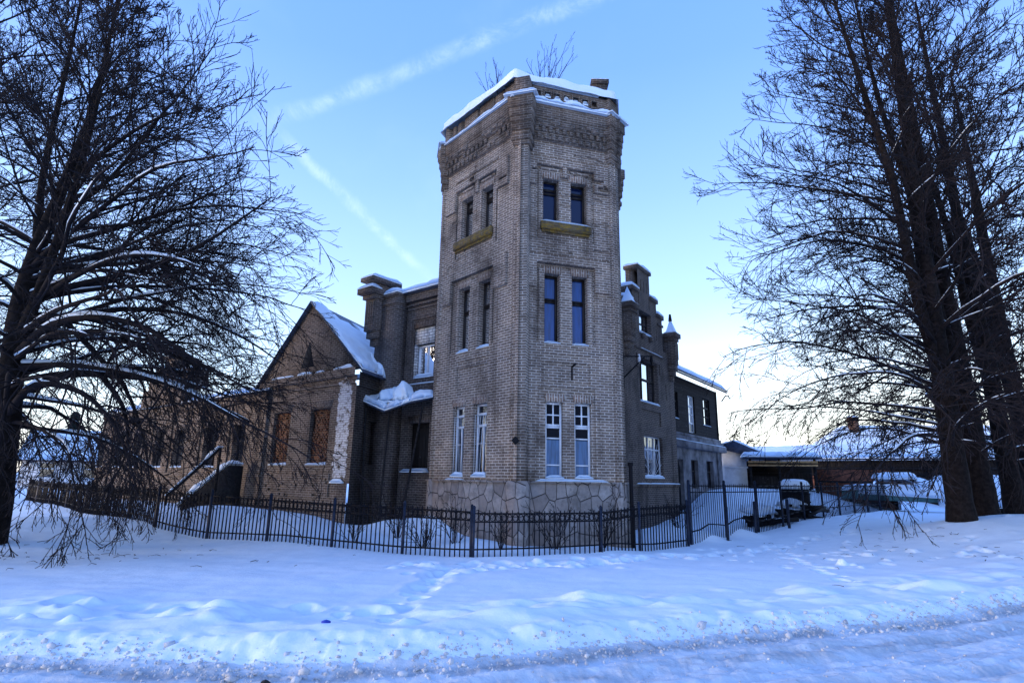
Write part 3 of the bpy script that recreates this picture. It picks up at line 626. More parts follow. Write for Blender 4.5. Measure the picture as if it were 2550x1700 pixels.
# sills of the top windows, sill ledge of the ground floor
sl_ = MB(); TL.box(sl_, 1.18, 3.06, 8.70, 8.955, 0.001, 0.11); TL.box(sl_, 1.22, 3.02, 8.62, 8.70, 0.001, 0.06); sl_.build('sill', M['moss'], tower)
sl_ = MB(); TR.box(sl_, 0.70, 2.24, 8.70, 8.935, 0.001, 0.11); TR.box(sl_, 0.74, 2.20, 8.62, 8.70, 0.001, 0.06); sl_.build('sill', M['moss'], tower)
sn = MB(); cap_snow(sn, TR, 0.72, 2.22, 0.0, 0.10, 8.937, 0.05, 2); cap_snow(sn, TR, 0.60, 2.60, 0.01, 0.13, PL+.004, 0.05, 8); cap_snow(sn, TL, 2.2, 3.0, 0.01, 0.10, PL+.004, 0.03, 9); build_each(sn, 'snow_cap', M['snow'], tower)
k = 0
for (a, b, c, d) in LW3: window(tower, TL, a, b, c, d, 0.20, bars=((), (0.74, 0.80)), snow=0.03, seed=k, sill_w=0.0); k += 1
for (a, b, c, d) in RW3: window(tower, TR, a, b, c, d, 0.20, glass='glass_navy', bars=((), (0.72, 0.80)), snow=0.03, seed=k, sill_w=0.0); k += 1
for (a, b, c, d) in LW2: window(tower, TL, a, b, c, d, 0.20, bars=((), (0.64, 0.62)), snow=0.09, seed=k, fw=.065); k += 1
for (a, b, c, d) in RW2: window(tower, TR, a, b, c, d, 0.20, bars=((), (0.64, 0.62)), snow=0.07, seed=k, fw=.075, glass='glass_blue'); k += 1
for i, (a, b, c, d) in enumerate(LW1):
    s = 1 if i == 0 else -1
    rays = [(0.5-s*0.35+s*j*0.28, 0.03, 0.5+s*(-0.05)+s*j*0.17, 0.84) for j in range(4)]
    rays = [(min(max(p, .08), .95), q, min(max(r_, .08), .95), t) for p, q, r_, t in rays]
    window(tower, TL, a, b, c, d, 0.14, 'frame_white', 'glass_dim', bars=(((0.5, 0.0, 0.72),), (0.70, 0.86)), snow=0.13, seed=k, grille=rays+[(.06, .02, .06, .85), (.96, .02, .96, .85), (.06, .85, .96, .85), (.06, .45, .96, .45)]); k += 1
for (a, b, c, d) in RW1: window(tower, TR, a, b, c, d, 0.13, 'frame_white', 'glass_dim', bars=(((0.5, 0.69, 1.0),), (0.67, 0.69, -0.83, -0.52, -0.17)), snow=0.08, seed=k, lower=(0.50, 'glass_curtain')); k += 1
# small things on the tower
vt = MB(); TB_ = Wall(B0+np.array([0.0, 0.03]), -16)
TB_.prism(vt, [(-0.13, 2.66), (-0.03, 2.55), (0.07, 2.66), (-0.03, 2.77)], -0.03, 0.065+0.0)
vt.build('vent', M['void'], tower)
pp = MB(); pp.bar(TR.p(1.62, 4.35, 0.05), TR.p(1.62, 4.72, 0.05), 0.03); pp.bar(TR.p(1.62, 4.72, 0.05), TR.p(1.70, 4.80, 0.16), 0.03); pp.build('vent_pipe', M['iron'], tower)
dp = MB(); q = pC+np.array([0.20, 0.05]); dp.bar((q[0], q[1], -0.3), (q[0], q[1], 2.1), 0.055, None, 8); dp.bar((q[0], q[1], 2.1), (q[0], q[1], 2.2), 0.08, None, 8); dp.build('downpipe', M['iron'], tower)

# ================================================================== MAIN BUILDING (behind the tower)
WR = Wall((5.154, 23.0), 54); WM = Wall((-2.5, 18.7), 142)
tK = isect(WM, WR); ML, MR = 2.6, 3.9
Kp = WM.O+tK[0]*WM.d; pL_ = WM.O+ML*WM.d; pR_ = WR.O+MR*WR.d; pX = pL_+pR_-Kp
EAVE = 7.95
main = empty('brick_house', (Kp[0], Kp[1], 0), 'dark two storey brick building with stepped gable standing behind the tower', 'building')
mw = MB()
WM.relief(mw, tK[0], ML, -0.5, EAVE, [(0.10, 1.12, 4.95, 6.70, None), (0.16, 1.12, 1.86, 3.45, None), (0.0, 1.40, 7.0, 7.14, 0.04), (1.22, 1.40, 5.9, 7.0, 0.04), (-.4, 1.49, 7.38, 7.44, .05), (-.4, 1.49, 7.52, 7.58, .09), (-.4, 1.49, 7.68, EAVE, .15), (-.4, 1.49, 4.5, 4.75, .03)])
WM.box(mw, 1.52, 2.59, -0.5, EAVE-.05, 0.002, 0.50); WM.box(mw, 1.50, 2.62, EAVE-.05, EAVE+.05, 0.002, 0.56); WM.box(mw, 1.505, 2.6, EAVE-.35, EAVE-.25, 0.002, 0.53); WM.box(mw, 1.505, 2.6, EAVE-.55, EAVE-.50, 0.002, 0.515)
gy0 = 7.35
WR.relief(mw, tK[1], MR, -0.5, gy0, [(0.08, 2.05, 4.83, 6.62, None), (0.28, 2.22, 1.82, 3.50, None), (0.18, 2.15, 3.95, 4.55, -0.05), (-.35, 2.75, 6.98, 7.04, .05), (-.2, 2.4, 6.66, 6.78, .05), (-.2, .0, 6.2, 6.66, .05), (2.2, 2.4, 6.2, 6.66, .05), (2.85, 2.93, 5.2, 5.9, -.05), (-1.2, MR, 1.5, 1.6, .06)])
WR.relief(mw, -0.95, 2.75, gy0, 8.95, [(0.22, 1.52, 7.72, 8.72, None), (-.5, -.4, 7.7, 8.4, -.06), (2.0, 2.1, 7.7, 8.4, -.06), (-.05, .02, 8.4, 8.95, .05)])
WR.relief(mw, -0.45, 2.15, 8.95, 9.55, [(0.2, 0.28, 8.95, 9.5, -.06), (1.3, 1.38, 8.95, 9.5, -.06)])
WR.relief(mw, 0.20, 1.45, 9.55, 10.55, [(.45, .53, 9.6, 10.1, -.07), (.8, .86, 9.6, 10.1, -.07), (1.1, 1.16, 9.6, 10.1, -.07)])
for (a, b, z0, z1) in ((-0.95, 2.75, gy0, 8.94), (-0.45, 2.15, 8.94, 9.54), (0.20, 1.45, 9.54, 10.54)): WR.box(mw, a+.003, b-.003, z0, z1, -0.55, -0.25)
for (a, b, z0, z1) in ((-1.05, -0.40, 8.80, 8.98), (2.10, 2.85, 8.80, 8.98), (-0.52, 0.24, 9.42, 9.58), (1.40, 2.24, 9.42, 9.58), (0.10, 1.55, 10.54, 10.68)): WR.box(mw, a, b, z0, z1, -0.60, 0.07)
for a, b in ((-1.0, -0.45), (2.15, 2.8)): WR.box(mw, a, b, 8.45, 8.55, 0.0015, 0.05)
for u in (0.35, 1.15): WR.box(mw, u, u+.24, 7.50, 7.70, 0.002, 0.12)
for p, q in ((pL_, pX), (pX, pR_)): mw.add([(*p, -.5), (*q, -.5), (*q, EAVE), (*p, EAVE)], [(0, 1, 2, 3)])
mw.build('wall', M['brick_dark'], main)
lintel(main, 'soldier_dark', WM, .12, 1.10, 6.70, .2, .08, .012); lintel(main, 'soldier_dark', WM, .16, 1.12, 3.45, .22, .08, .012)
# corbelled corner turrets
def turret(parent, W_, u, zb, zt, wd=0.6, dep=0.5, two=True, cone=False):
    t = MB(); h = wd/2
    for z0, z1, s in ((zb, zb+.25, .45), (zb+.25, zb+.5, .7), (zb+.5, zb+.75, .88), (zb+.75, zt-.35, 1.0), (zt-.35, zt-.2, 1.15), (zt-.2, zt, 1.4)):
        W_.box(t, u-h*s, u+h*s, z0, z1, -0.3, dep*s-.02)
    for q in (-.6, -.2, .2, .6): W_.box(t, u+q*h-.035, u+q*h+.035, zb+1.0 if not two else zt-1.25, zt-.45, dep-.019, dep+.03)
    if two:
        W_.box(t, u-h*.7, u+h*.7, zt, zt+.28, -.2, dep*.8); W_.box(t, u-h*1.2, u+h*1.2, zt+.28, zt+.42, -.3, dep*1.3)
    tu = t.build('turret', M['brick_dark'], parent); s_ = MB()
    if two:
        snow_patch(s_, W_.p(u-h*1.2, zt+.422, -.3), W_.p(u+h*1.2, zt+.422, -.3), W_.p(u+h*1.2, zt+.422, dep*1.3), W_.p(u-h*1.2, zt+.422, dep*1.3), .16, (8, 8), 3)
        snow_patch(s_, W_.p(u-h*1.4, zt+.002, dep*.8), W_.p(u+h*1.4, zt+.002, dep*.8), W_.p(u+h*1.4, zt+.002, dep*1.4), W_.p(u-h*1.4, zt+.002, dep*1.4), .12, (8, 5), 4)
    else:
        ap = W_.p(u, zt+.75, dep*.35); ring = [W_.p(u+a*h*1.35, zt+.003, dep*.5+b*dep*.85) for a, b in ((-1, -1), (1, -1), (1, 1), (-1, 1))]
        mid = [tuple(np.array(r_)*.62+np.array((ap[0], ap[1], zt+.30))*.38) for r_ in ring]
        s_.add(ring+mid+[ap], [(0, 1, 5, 4), (1, 2, 6, 5), (2, 3, 7, 6), (3, 0, 4, 7), (4, 5, 8), (5, 6, 8), (6, 7, 8), (7, 4, 8), (3, 2, 1, 0)])
        if cone: s2 = MB(); s2.bar(W_.p(u, zt+.62, dep*.35), W_.p(u, zt+.95, dep*.35), .09, .05, 6); s2.build('finial', M['iron'], tu)
    build_each(s_, 'snow_cap', M['snow'], tu); return tu
turret(main, WM, 2.62, 5.95, 8.2, 0.58, 0.80)
turret(main, WR, -1.15, 6.5, 8.55, 0.55, 0.35, False)
turret(main, WR, 3.5, 6.1, 8.3, 0.50, 0.34, False, True)
sc = MB()
WR_pairs = ((-1.05, -0.40, 8.98), (2.10, 2.85, 8.98), (-0.52, 0.24, 9.58), (1.40, 2.24, 9.58), (0.10, 1.55, 10.68))
for i, (a, b, z) in enumerate(WR_pairs): snow_patch(sc, WR.p(a, z+.002, -.6), WR.p(b, z+.002, -.6), WR.p(b, z+.002, .07), WR.p(a, z+.002, .07), .16, (10, 8), i+2)
cap_snow(sc, WM, 1.5, 2.62, 0.0, .56, EAVE+.052, .20, 3); cap_snow(sc, WR, 0.2, 2.5, 0.0, .06, 7.042, .03, 5); cap_snow(sc, WR, -.6, MR, 0.01, .075, 1.602, .045, 6); cap_snow(sc, WM, -.1, 1.3, .001, .04, 4.752, .03, 8)
# hipped roof under snow
rc = (Kp+pL_+pR_+pX)/4
ov = [tuple(p+a*WM.n+b*WR.n) for p, a, b in ((Kp, .28, -.58), (pL_, .28, .2), (pX, -.3, .2), (pR_, -.2, -.58))]
rf = MB(); rf.prism([np.array(o) for o in ov], EAVE+.002, EAVE+.06)
ap = (rc[0], rc[1], 10.6)
for i in range(4):
    a, b = ov[i], ov[(i+1) % 4]; rf.add([(*a, EAVE+.06), (*b, EAVE+.06), ap], [(0, 1, 2)])
rf.build('roof', M['sheet'], main)
ml = lambda p, q, t: tuple(np.array(p)*(1-t)+np.array(q)*t)
for i in (0, 3):
    a, b = (*ov[i], EAVE+.065), (*ov[(i+1) % 4], EAVE+.065)
    snow_patch(sc, a, b, ml(b, ap, .93), ml(a, ap, .93), .22, (40, 14), 12+i, .55, .10)
build_each(sc, 'snow_cap', M['snow'], main)
# windows
infill = MB(); WM.box(infill, .105, 1.115, 6.15, 6.695, -.22, -.06); WM.box(infill, 1.03, 1.115, 4.955, 6.14, -.22, -.04); infill.build('brick_infill', M['brick_white'], main)
window(main, WM, .10, 1.03, 4.95, 6.10, .18, 'frame_white', 'glass_mirror', bars=((.52,), ()), fw=.05, snow=.14, seed=4)
window(main, WR, .22, 1.52, 7.72, 8.72, .20, 'frame_dark', 'glass_mirror', bars=((.33, .66), (-.5,)), snow=.12, seed=5)
window(main, WR, .08, 2.05, 4.83, 6.62, .22, 'frame_dark', 'glass_mirror', bars=(((.35, 0, 1), (.7, 0, 1)), (.56,)), fw=.07, snow=.10, seed=6)
fan = [(.5, .02, .5+math.cos(a)*.48, max(.04, .02+math.sin(a)*.95)) for a in np.linspace(.12, math.pi-.12, 14)]
window(main, WR, .28, 2.22, 1.82, 3.50, .14, 'frame_white', bars=((.35, .68), (.68,)), snow=.15, seed=7, grille=fan, fw=.05)
db = MB(); WM.box(db, .165, 1.115, 1.865, 3.445, -.22, -.16); db.build('boarded_door', M['wood_vert'], main)
ds = MB(); cap_snow(ds, WM, .1, 1.2, -.15, .25, 1.862, .12, 3); ds.build('snow_cap', M['snow'], main, True)
# iron wall bracket with insulators on the right wall
bk = empty('wall_bracket', WR.p(-1.0, 5.9, .03), 'black iron bracket with insulators on the dark brick wall right of the tower', 'bracket')
b_ = MB(); b_.bar(WR.p(-1.6, 5.1, .06), WR.p(-1.6, 6.5, .06), .04); b_.bar(WR.p(-1.6, 6.35, .06), WR.p(-.35, 6.5, .75), .03); b_.bar(WR.p(-1.6, 5.5, .06), WR.p(-.7, 6.42, .55), .03); b_.build('arm', M['iron'], bk)
for u, w_ in ((-.9, .42), (-.4, .72)):
    b_ = MB(); q = np.array(WR.p(u, 6.32, w_)); b_.bar(tuple(q), tuple(q+np.array((0, 0, .2))), .07, .04, 8); b_.bar(tuple(q+np.array((0, 0, -.16))), tuple(q), .03, .07, 8); b_.build('insulator', M['frame_white'] if u < -.6 else M['iron'], bk)

# ================================================================== GABLED ANNEX
WG = Wall((-5.056, 18.44), 142); GL = 5.68; GD = 3.0
annex = empty('gabled_annex', WG.p(2.5, 0), 'small gabled brick house with two bricked up windows and snowy roof left of the tower', 'house')
gb = MB()
WG.relief(gb, -0.12, GL, -.5, 5.15, [(1.16, 2.28, 2.05, 3.90, None), (3.50, 4.58, 2.05, 3.90, None), (.9, 4.7, 1.0, 1.78, .05), (-.12, .65, -.5, 1.48, .07), (-.12, GL, 4.62, 4.72, .05), (-.12, GL, 4.88, 5.15, .10), (4.95, GL, -.5, 4.62, .06)]+[(u, u+random.choice((.12, .25)), z, z+.075, random.uniform(-.03, .03)) for u, z in zip(rng.uniform(.7, 4.8, 60), rng.uniform(-.1, 1.8, 60))])
aw, az = 2.82, 7.78
attic = [(2.38, 5.42), (3.16, 5.42), (2.76, 6.35)]
WG.prism(gb, [(-.12, 5.15), (GL, 5.15), (aw, az)], -.3, 0.0)
inn = dr(74); sideO = np.array(WG.p(-.12, 0)[:2]); WS = Wall(sideO, 74)
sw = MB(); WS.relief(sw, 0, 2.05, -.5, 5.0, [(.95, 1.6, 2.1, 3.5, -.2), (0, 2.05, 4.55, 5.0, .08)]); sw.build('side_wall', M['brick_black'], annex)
lo = np.array(WG.p(GL, 0)[:2])
gb.add([(*lo, -.5), (*(lo+inn*6), -.5), (*(lo+inn*6), 5.15), (*lo, 5.15)], [(0, 1, 2, 3)])
gb.build('wall', brick('whitewash_worn_brick', (0.145, 0.105, 0.083), (0.083, 0.062, 0.052), (0.31, 0.265, 0.23), stain=0.6, worn=(WG, [(-.13, .95, 1.1, 5.0), (4.75, GL+.3, 1.0, 4.4)])), annex)
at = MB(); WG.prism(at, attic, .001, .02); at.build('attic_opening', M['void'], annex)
for a, b in ((1.16, 2.28), (3.50, 4.58)):
    hd = MB(); WG.box(hd, a, b, 2.05, 3.90, -.24, -.15)
    for r in range(21):
        for c in range(7):
            if random.random() < .66:
                u = a+.04+c*.155+(.07 if r % 2 else 0); z = 2.10+r*.083
                if u < b-.1 and z < 3.82: WG.box(hd, u, u+.085, z, z+.058, -.151, -.149+random.uniform(.025, .075))
    iw = hd.build('bricked_window', M['brick_red'], annex)
    s_ = MB(); cap_snow(s_, WG, a, b, -.14, .05, 2.055, .08, 3); s_.build('snow_cap', M['snow'], iw, True)
    lintel(annex, 'soldier_dark', WG, a, b, 3.90, .26, .12, .02)
# roof: two slopes running back beside the main building
def g3(u, z, back): q = np.array(WG.p(u, z)); q[:2] += inn*back; return tuple(q)
ro = MB()
for s in (0, 1):
    e = (-.50, 4.90) if s == 0 else (GL+.35, 4.88)
    f0, f1, b1, b0 = g3(e[0], e[1], -.15), g3(aw, az+.02, -.15), g3(aw, az+.02, 4.7), g3(e[0], e[1], 2.0 if s == 0 else 4.7)
    up = np.array((0, 0, .07)); ro.box8([f0, f1, b1, b0]+[tuple(np.array(p)+up) for p in (f0, f1, b1, b0)])
ro.build('roof', M['sheet'], annex)
rs = MB(); E0, E1 = (-.50, 4.98), (aw, az+.10)
def on(t, back): return g3(E0[0]*(1-t)+E1[0]*t, E0[1]*(1-t)+E1[1]*t, back)
snow_patch(rs, on(0.02, -.12), on(0.02, 1.5), on(.62, 3.4), on(.985, -.12), .15, (30, 26), 31, .8, .22)
snow_patch(rs, on(.0, 1.2), on(0.0, 2.0), on(.34, 2.4), on(.30, 1.3), .22, (14, 10), 33, .9, .18)
snow_patch(rs, on(.72, 2.6), on(.66, 4.2), on(.86, 4.5), on(.94, 2.4), .07, (14, 6), 35, .9, .14)
cap_snow(rs, WG, .1, 1.05, .0, .11, 5.152, .13, 5); cap_snow(rs, WG, 1.65, 2.1, .0, .1, 5.152, .08, 6); cap_snow(rs, WG, 2.35, 3.2, .0, .1, 5.152, .10, 8); cap_snow(rs, WG, 3.5, 4.9, .0, .1, 5.152, .06, 9); cap_snow(rs, WG, .15, .8, .0, .08, 1.49, .15, 11)
build_each(rs, 'snow_cap', M['snow'], annex)

# collapsed canopy over the porch between annex and tower
can = empty('porch_canopy', (-3.4, 18.6, 3.5), 'sagging broken porch canopy loaded with snow between gabled annex and tower', 'canopy')
A0 = [(-4.95, 18.9, 4.15), (-4.0, 18.3, 3.74), (-3.13, 18.0, 4.02), (-2.42, 17.85, 4.14)]; A1 = [(-4.5, 20.0, 4.35), (-3.9, 19.75, 4.38), (-3.3, 19.3, 4.4), (-2.6, 18.75, 4.45)]
c_ = MB(); s_ = MB()
for i in range(3):
    p = [A0[i], A0[i+1], A1[i+1], A1[i]]; c_.box8([tuple(np.array(x)-np.array((0, 0, .06))) for x in p]+p)
    up = [tuple(np.array(x)+np.array((0, 0, .004))) for x in p]; snow_patch(s_, *up, .12 if i else .16, (14, 10), 40+i, .9, .12)
snow_patch(s_, (-4.4, 18.75, 4.05), (-3.3, 18.3, 4.05), (-3.2, 19.1, 4.3), (-4.2, 19.7, 4.3), .40, (18, 16), 53, 1.2, .25)
c_.build('sheet_roof', M['sheet'], can); build_each(s_, 'snow_cap', M['snow'], can)
ps = MB()
for a, b in (((-3.86, 18.4, 3.72), (-3.82, 17.6, .3)), ((-2.73, 18.0, 4.0), (-3.15, 17.4, .3)), ((-4.75, 18.9, 4.1), (-4.6, 18.7, .3))): ps.bar(a, b, .035, None, 5)
ps.build('pole', M['wood_dark'], can)

# ================================================================== LONG LEFT WING
WF = Wall((-9.02, 21.4), 142)
wing = empty('ruined_wing', WF.p(8.0, 0), 'long low roofless looking brick wing with seven tall windows behind the left tree', 'building')
FW_ = [(1.39, 2.27), (3.57, 4.71), (6.47, 7.54), (8.56, 9.58), (11.07, 12.14), (13.27, 14.45), (15.78, 16.96)]
fm = MB()
rect = [(a, b, 1.96, 3.58, None) for a, b in FW_]+[(0, 16.6, 4.45, 4.7, .08), (0, 16.6, 1.62, 1.74, .05), (0, 16.6, -.5, .9, .07)]+[(b+.25, b+.75, 1.74, 4.45, .06) for a, b in FW_[:-1]]
rect += [(u, u+.25, z, z+.075, random.uniform(-.04, .03)) for u, z in zip(rng.uniform(0, 16, 60), rng.uniform(.9, 4.4, 60))]+[(a, b, 1.96, 3.58, None) for a, b in FW_]
WF.relief(fm, 0, 16.6, -.5, 4.7, rect)
WF.relief(fm, 7.1, 11.9, 4.7, 5.65, [(8.2, 8.35, 4.7, 5.6, .06), (10.6, 10.75, 4.7, 5.6, .06)]); WF.box(fm, 7.1, 11.9, 4.7, 5.64, -.5, -.25)
WF.box(fm, 7.9, 11.3, 5.65, 6.28, -.45, 0); WF.box(fm, 8.45, 10.6, 6.28, 6.62, -.45, 0); WF.box(fm, 8.6, 9.6, 6.62, 7.0, -.6, 0.0); WF.box(fm, 8.45, 9.8, 7.0, 7.15, -.7, .12)
WF.box(fm, 7.05, 7.95, 5.62, 6.4, -.9, -.08)
e0, e1 = np.array(WF.p(16.6, 0)[:2]), np.array(WF.p(16.6, 0, -8)[:2]); fm.add([(*e0, -.5), (*e1, -.5), (*e1, 4.7), (*e0, 4.7)], [(0, 1, 2, 3)])
fm.build('wall', M['brick_wing'], wing)
for i, (a, b) in enumerate(FW_): window(wing, WF, a, b, 1.96, 3.58, .20, 'frame_dark', 'glass_curtain' if i in (0, 1) else 'glass', bars=((.5,), (.62,)), snow=.06, seed=i)
for a, b in FW_: lintel(wing, 'soldier_dark', WF, a, b, 3.58, .22, .1, .012)
ro = MB(); ro.box8([WF.p(0, 4.702, .15), WF.p(16.7, 4.702, .15), WF.p(16.7, 6.0, -5), WF.p(0, 6.0, -5), WF.p(0, 4.76, .15), WF.p(16.7, 4.76, .15), WF.p(16.7, 6.06, -5), WF.p(0, 6.06, -5)]); ro.build('roof', M['sheet'], wing)
fs = MB(); snow_patch(fs, WF.p(0, 4.765, .12), WF.p(7.0, 4.765, .12), WF.p(7.0, 6.0, -4.7), WF.p(0, 6.0, -4.7), .18, (40, 14), 61, .6, .1); snow_patch(fs, WF.p(12, 4.765, .12), WF.p(16.7, 4.765, .12), WF.p(16.7, 6.0, -4.7), WF.p(12, 6.0, -4.7), .18, (30, 14), 62, .6, .1)
for a, b, z, q in ((8.45, 9.8, 7.152, -.7), (7.9, 8.4, 6.283, -.45), (10.65, 11.3, 6.283, -.45), (7.05, 7.9, 6.402, -.9)): cap_snow(fs, WF, a, b, q, .0, z, .12, int(a))
build_each(fs, 'snow_cap', M['snow'], wing)
# snow laden steps to the wing's entrance
stp = empty('entrance_steps', WF.p(1.2, 0, 1.2), 'dark entrance steps with leaning rail buried under snow left of the gabled annex', 'steps')
a, b = np.array(WG.p(5.8, 2.1, .3)), np.array(WG.p(7.2, .6, 1.3))
m_ = MB(); sd_ = np.array((*(WG.n*.28), 0)); 
m_.box8([tuple(x) for x in (b+(0, 0, -1), a+(0, 0, -1.9), a+sd_*2+(0, 0, -1.9), b+sd_*2+(0, 0, -1), b-(0, 0, .08), a-(0, 0, .08), a+sd_*2-(0, 0, .08), b+sd_*2-(0, 0, .08))]); m_.build('side_wall', M['earth'], stp)
s_ = MB(); snow_patch(s_, tuple(b), tuple(a), tuple(a+sd_*2), tuple(b+sd_*2), .22, (20, 8), 66, .9, .12); snow_patch(s_, tuple(b+sd_*3+(0, 0, .35)), tuple(a+sd_*3+(.0, 0, .55)), tuple(a+sd_*3.6+(0, 0, .55)), tuple(b+sd_*3.6+(0, 0, .35)), .1, (16, 5), 67, .9, .1); build_each(s_, 'snow_cap', M['snow'], stp)
m_ = MB(); m_.bar(tuple(b+sd_*3.3+(0, 0, .30)), tuple(a+sd_*3.3+(0, 0, .50)), .05); m_.bar(tuple(b+sd_*3.3), tuple(b+sd_*3.3+(0, 0, .3)), .05); m_.bar(tuple(a+sd_*3.3+(0, 0, -1)), tuple(a+sd_*3.3+(0, 0, .5)), .05); m_.build('rail', M['wood_dark'], stp)

# ================================================================== WOODEN HOUSE on the right
WW = Wall((4.75, 23.29), 54); U0, U1 = 4.0, 11.9
wh = empty('wooden_house', WW.p(8, 0), 'two storey house with black boarded upper floor and grey plaster ground floor', 'house')
wb = MB()
WW.relief(wb, U0, U1, 4.02, 6.75, [(4.75, 5.70, 4.65, 5.95, None), (7.10, 8.12, 4.12, 6.0, None), (9.38, 10.62, 4.66, 6.12, None)], hole=-.14)
q1, q2 = np.array(WW.p(U1, 0)[:2]), np.array(WW.p(U1, 0, -6)[:2]); wb.add([(*q1, 4.02), (*q2, 4.02), (*q2, 6.75), (*q1, 6.75)], [(0, 1, 2, 3)])
WW.box(wb, U1-.16, U1+.02, 4.02, 6.75, -.1, .04)
wb.build('boarded_wall', M['wood_dark'], wh)
lb = MB()
WW.relief(lb, U0, U1+.1, -.5, 3.32, [(7.12, 8.15, 1.40, 2.78, None), (9.50, 10.65, 1.40, 2.80, None), (5.25, 6.0, -.5, 2.75, None), (U1-.6, U1+.1, -.5, 3.32, .08)])
q1 = np.array(WW.p(U1+.1, 0)[:2]); q2 = np.array(WW.p(U1+.1, 0, -6)[:2]); lb.add([(*q1, -.5), (*q2, -.5), (*q2, 3.32), (*q1, 3.32)], [(0, 1, 2, 3)])
lb.build('plaster_wall', M['plaster'], wh)
be = MB(); WW.box(be, U0, U1+.45, 3.32, 3.62, -.3, .28); WW.box(be, U0, U1+.30, 3.62, 3.86, -.3, .16); WW.box(be, U0, U1+.2, 3.86, 4.018, -.3, .08); be.build('belt_cornice', M['plaster'], wh)
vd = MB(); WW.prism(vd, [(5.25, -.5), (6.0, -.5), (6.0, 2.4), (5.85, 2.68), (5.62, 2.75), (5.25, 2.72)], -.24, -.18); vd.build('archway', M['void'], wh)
window(wh, WW, 4.75, 5.70, 4.65, 5.95, .09, 'frame_dark', 'glass_mirror', bars=((.35, .7), (.66, -.33)), snow=.04, seed=1)
window(wh, WW, 7.10, 8.12, 4.12, 6.0, .09, 'frame_white', 'glass_mirror', bars=((.33, .66), (.72, -.50, .26)), snow=0, seed=2, fw=.05, lower=(.24, 'glass'))
window(wh, WW, 9.38, 10.62, 4.66, 6.12, .09, 'frame_dark', 'glass_mirror', bars=((.33, .66), (.66, -.33)), snow=.04, seed=3)
window(wh, WW, 7.12, 8.15, 1.40, 2.78, .18, 'frame_dark', 'glass', bars=((.5,), (.6,)), snow=0, seed=1)
window(wh, WW, 9.50, 10.65, 1.40, 2.80, .18, 'frame_dark', 'glass', bars=((.5,), (.6,)), snow=0, seed=1)
rr_ = MB(); rr_.box8([WW.p(U0, 6.76, .55), WW.p(U1+.55, 6.76, .55), WW.p(U1+.45, 8.7, -3), WW.p(U0, 8.7, -3), WW.p(U0, 6.84, .55), WW.p(U1+.55, 6.84, .55), WW.p(U1+.45, 8.78, -3), WW.p(U0, 8.78, -3)])
for u in np.arange(U0, U1+.5, .14): WW.box(rr_, u, u+.07, 6.70, 6.757, .45, .54)
rr_.build('roof', M['sheet'], wh)
rs = MB(); snow_patch(rs, WW.p(U0, 6.845, .50), WW.p(U1+.50, 6.845, .50), WW.p(U1-.2, 8.76, -2.9), WW.p(U0, 8.76, -2.9), .22, (50, 16), 77, .3)
cap_snow(rs, WW, U0, U1+.4, .10, .27, 3.622, .05, 4); build_each(rs, 'snow_cap', M['snow'], wh)
gt = MB(); q = [WW.p(U1+.05, 6.2, .3), WW.p(U1+.35, 6.55, .45), WW.p(U1+.75, 6.6, .5), WW.p(U1+.95, 6.45, .5)]
for i in range(3): gt.bar(q[i], q[i+1], .035, None, 5)
gt.build('gutter_spout', M['iron'], wh)

# ================================================================== YARD on the right
def shed(name, label, O, deg, L, H, back, roofz, wallm_, snow=.25, seed=3, cat='shed', eave=.4):
    W_ = Wall(O, deg); r = empty(name, W_.p(L/2, 0), label, cat)
    b = MB(); W_.box(b, 0, L, -.4, H, -back, 0); b.build('wall', M[wallm_], r)
    ro = MB(); c = [W_.p(-eave, H+.002, eave), W_.p(L+eave, H+.002, eave), W_.p(L+eave, roofz, -back), W_.p(-eave, roofz, -back)]
    ro.box8(c+[tuple(np.array(x)+np.array((0, 0, .12))) for x in c]); ro.build('roof', M['sheet'], r)
    s_ = MB(); t = [tuple(np.array(x)+np.array((0, 0, .124))) for x in c]; snow_patch(s_, *t, snow, (int(L*3), 14), seed, .35); s_.build('snow_cap', M['snow'], r, True)
    return r, W_
sh, WSH = shed('long_shed', 'long low dark boarded shed with snow covered roof along the back of the yard', (17.8, 46), -40, 24, 3.35, 5, 4.4, 'wood_vert', .3, 5)
tb = MB(); WSH.box(tb, -.3, 24.3, 2.75, 2.9, .02, .12); WSH.box(tb, 8, 24.3, 2.35, 2.5, .02, .08); tb.build('trim_board', M['wood_dark'], sh)
dd = MB()
for u in (2.2, 5.0, 9.0): WSH.box(dd, u, u+1.3, 0, 2.3, .01, .06)
dd.build('door', M['rust'], sh)
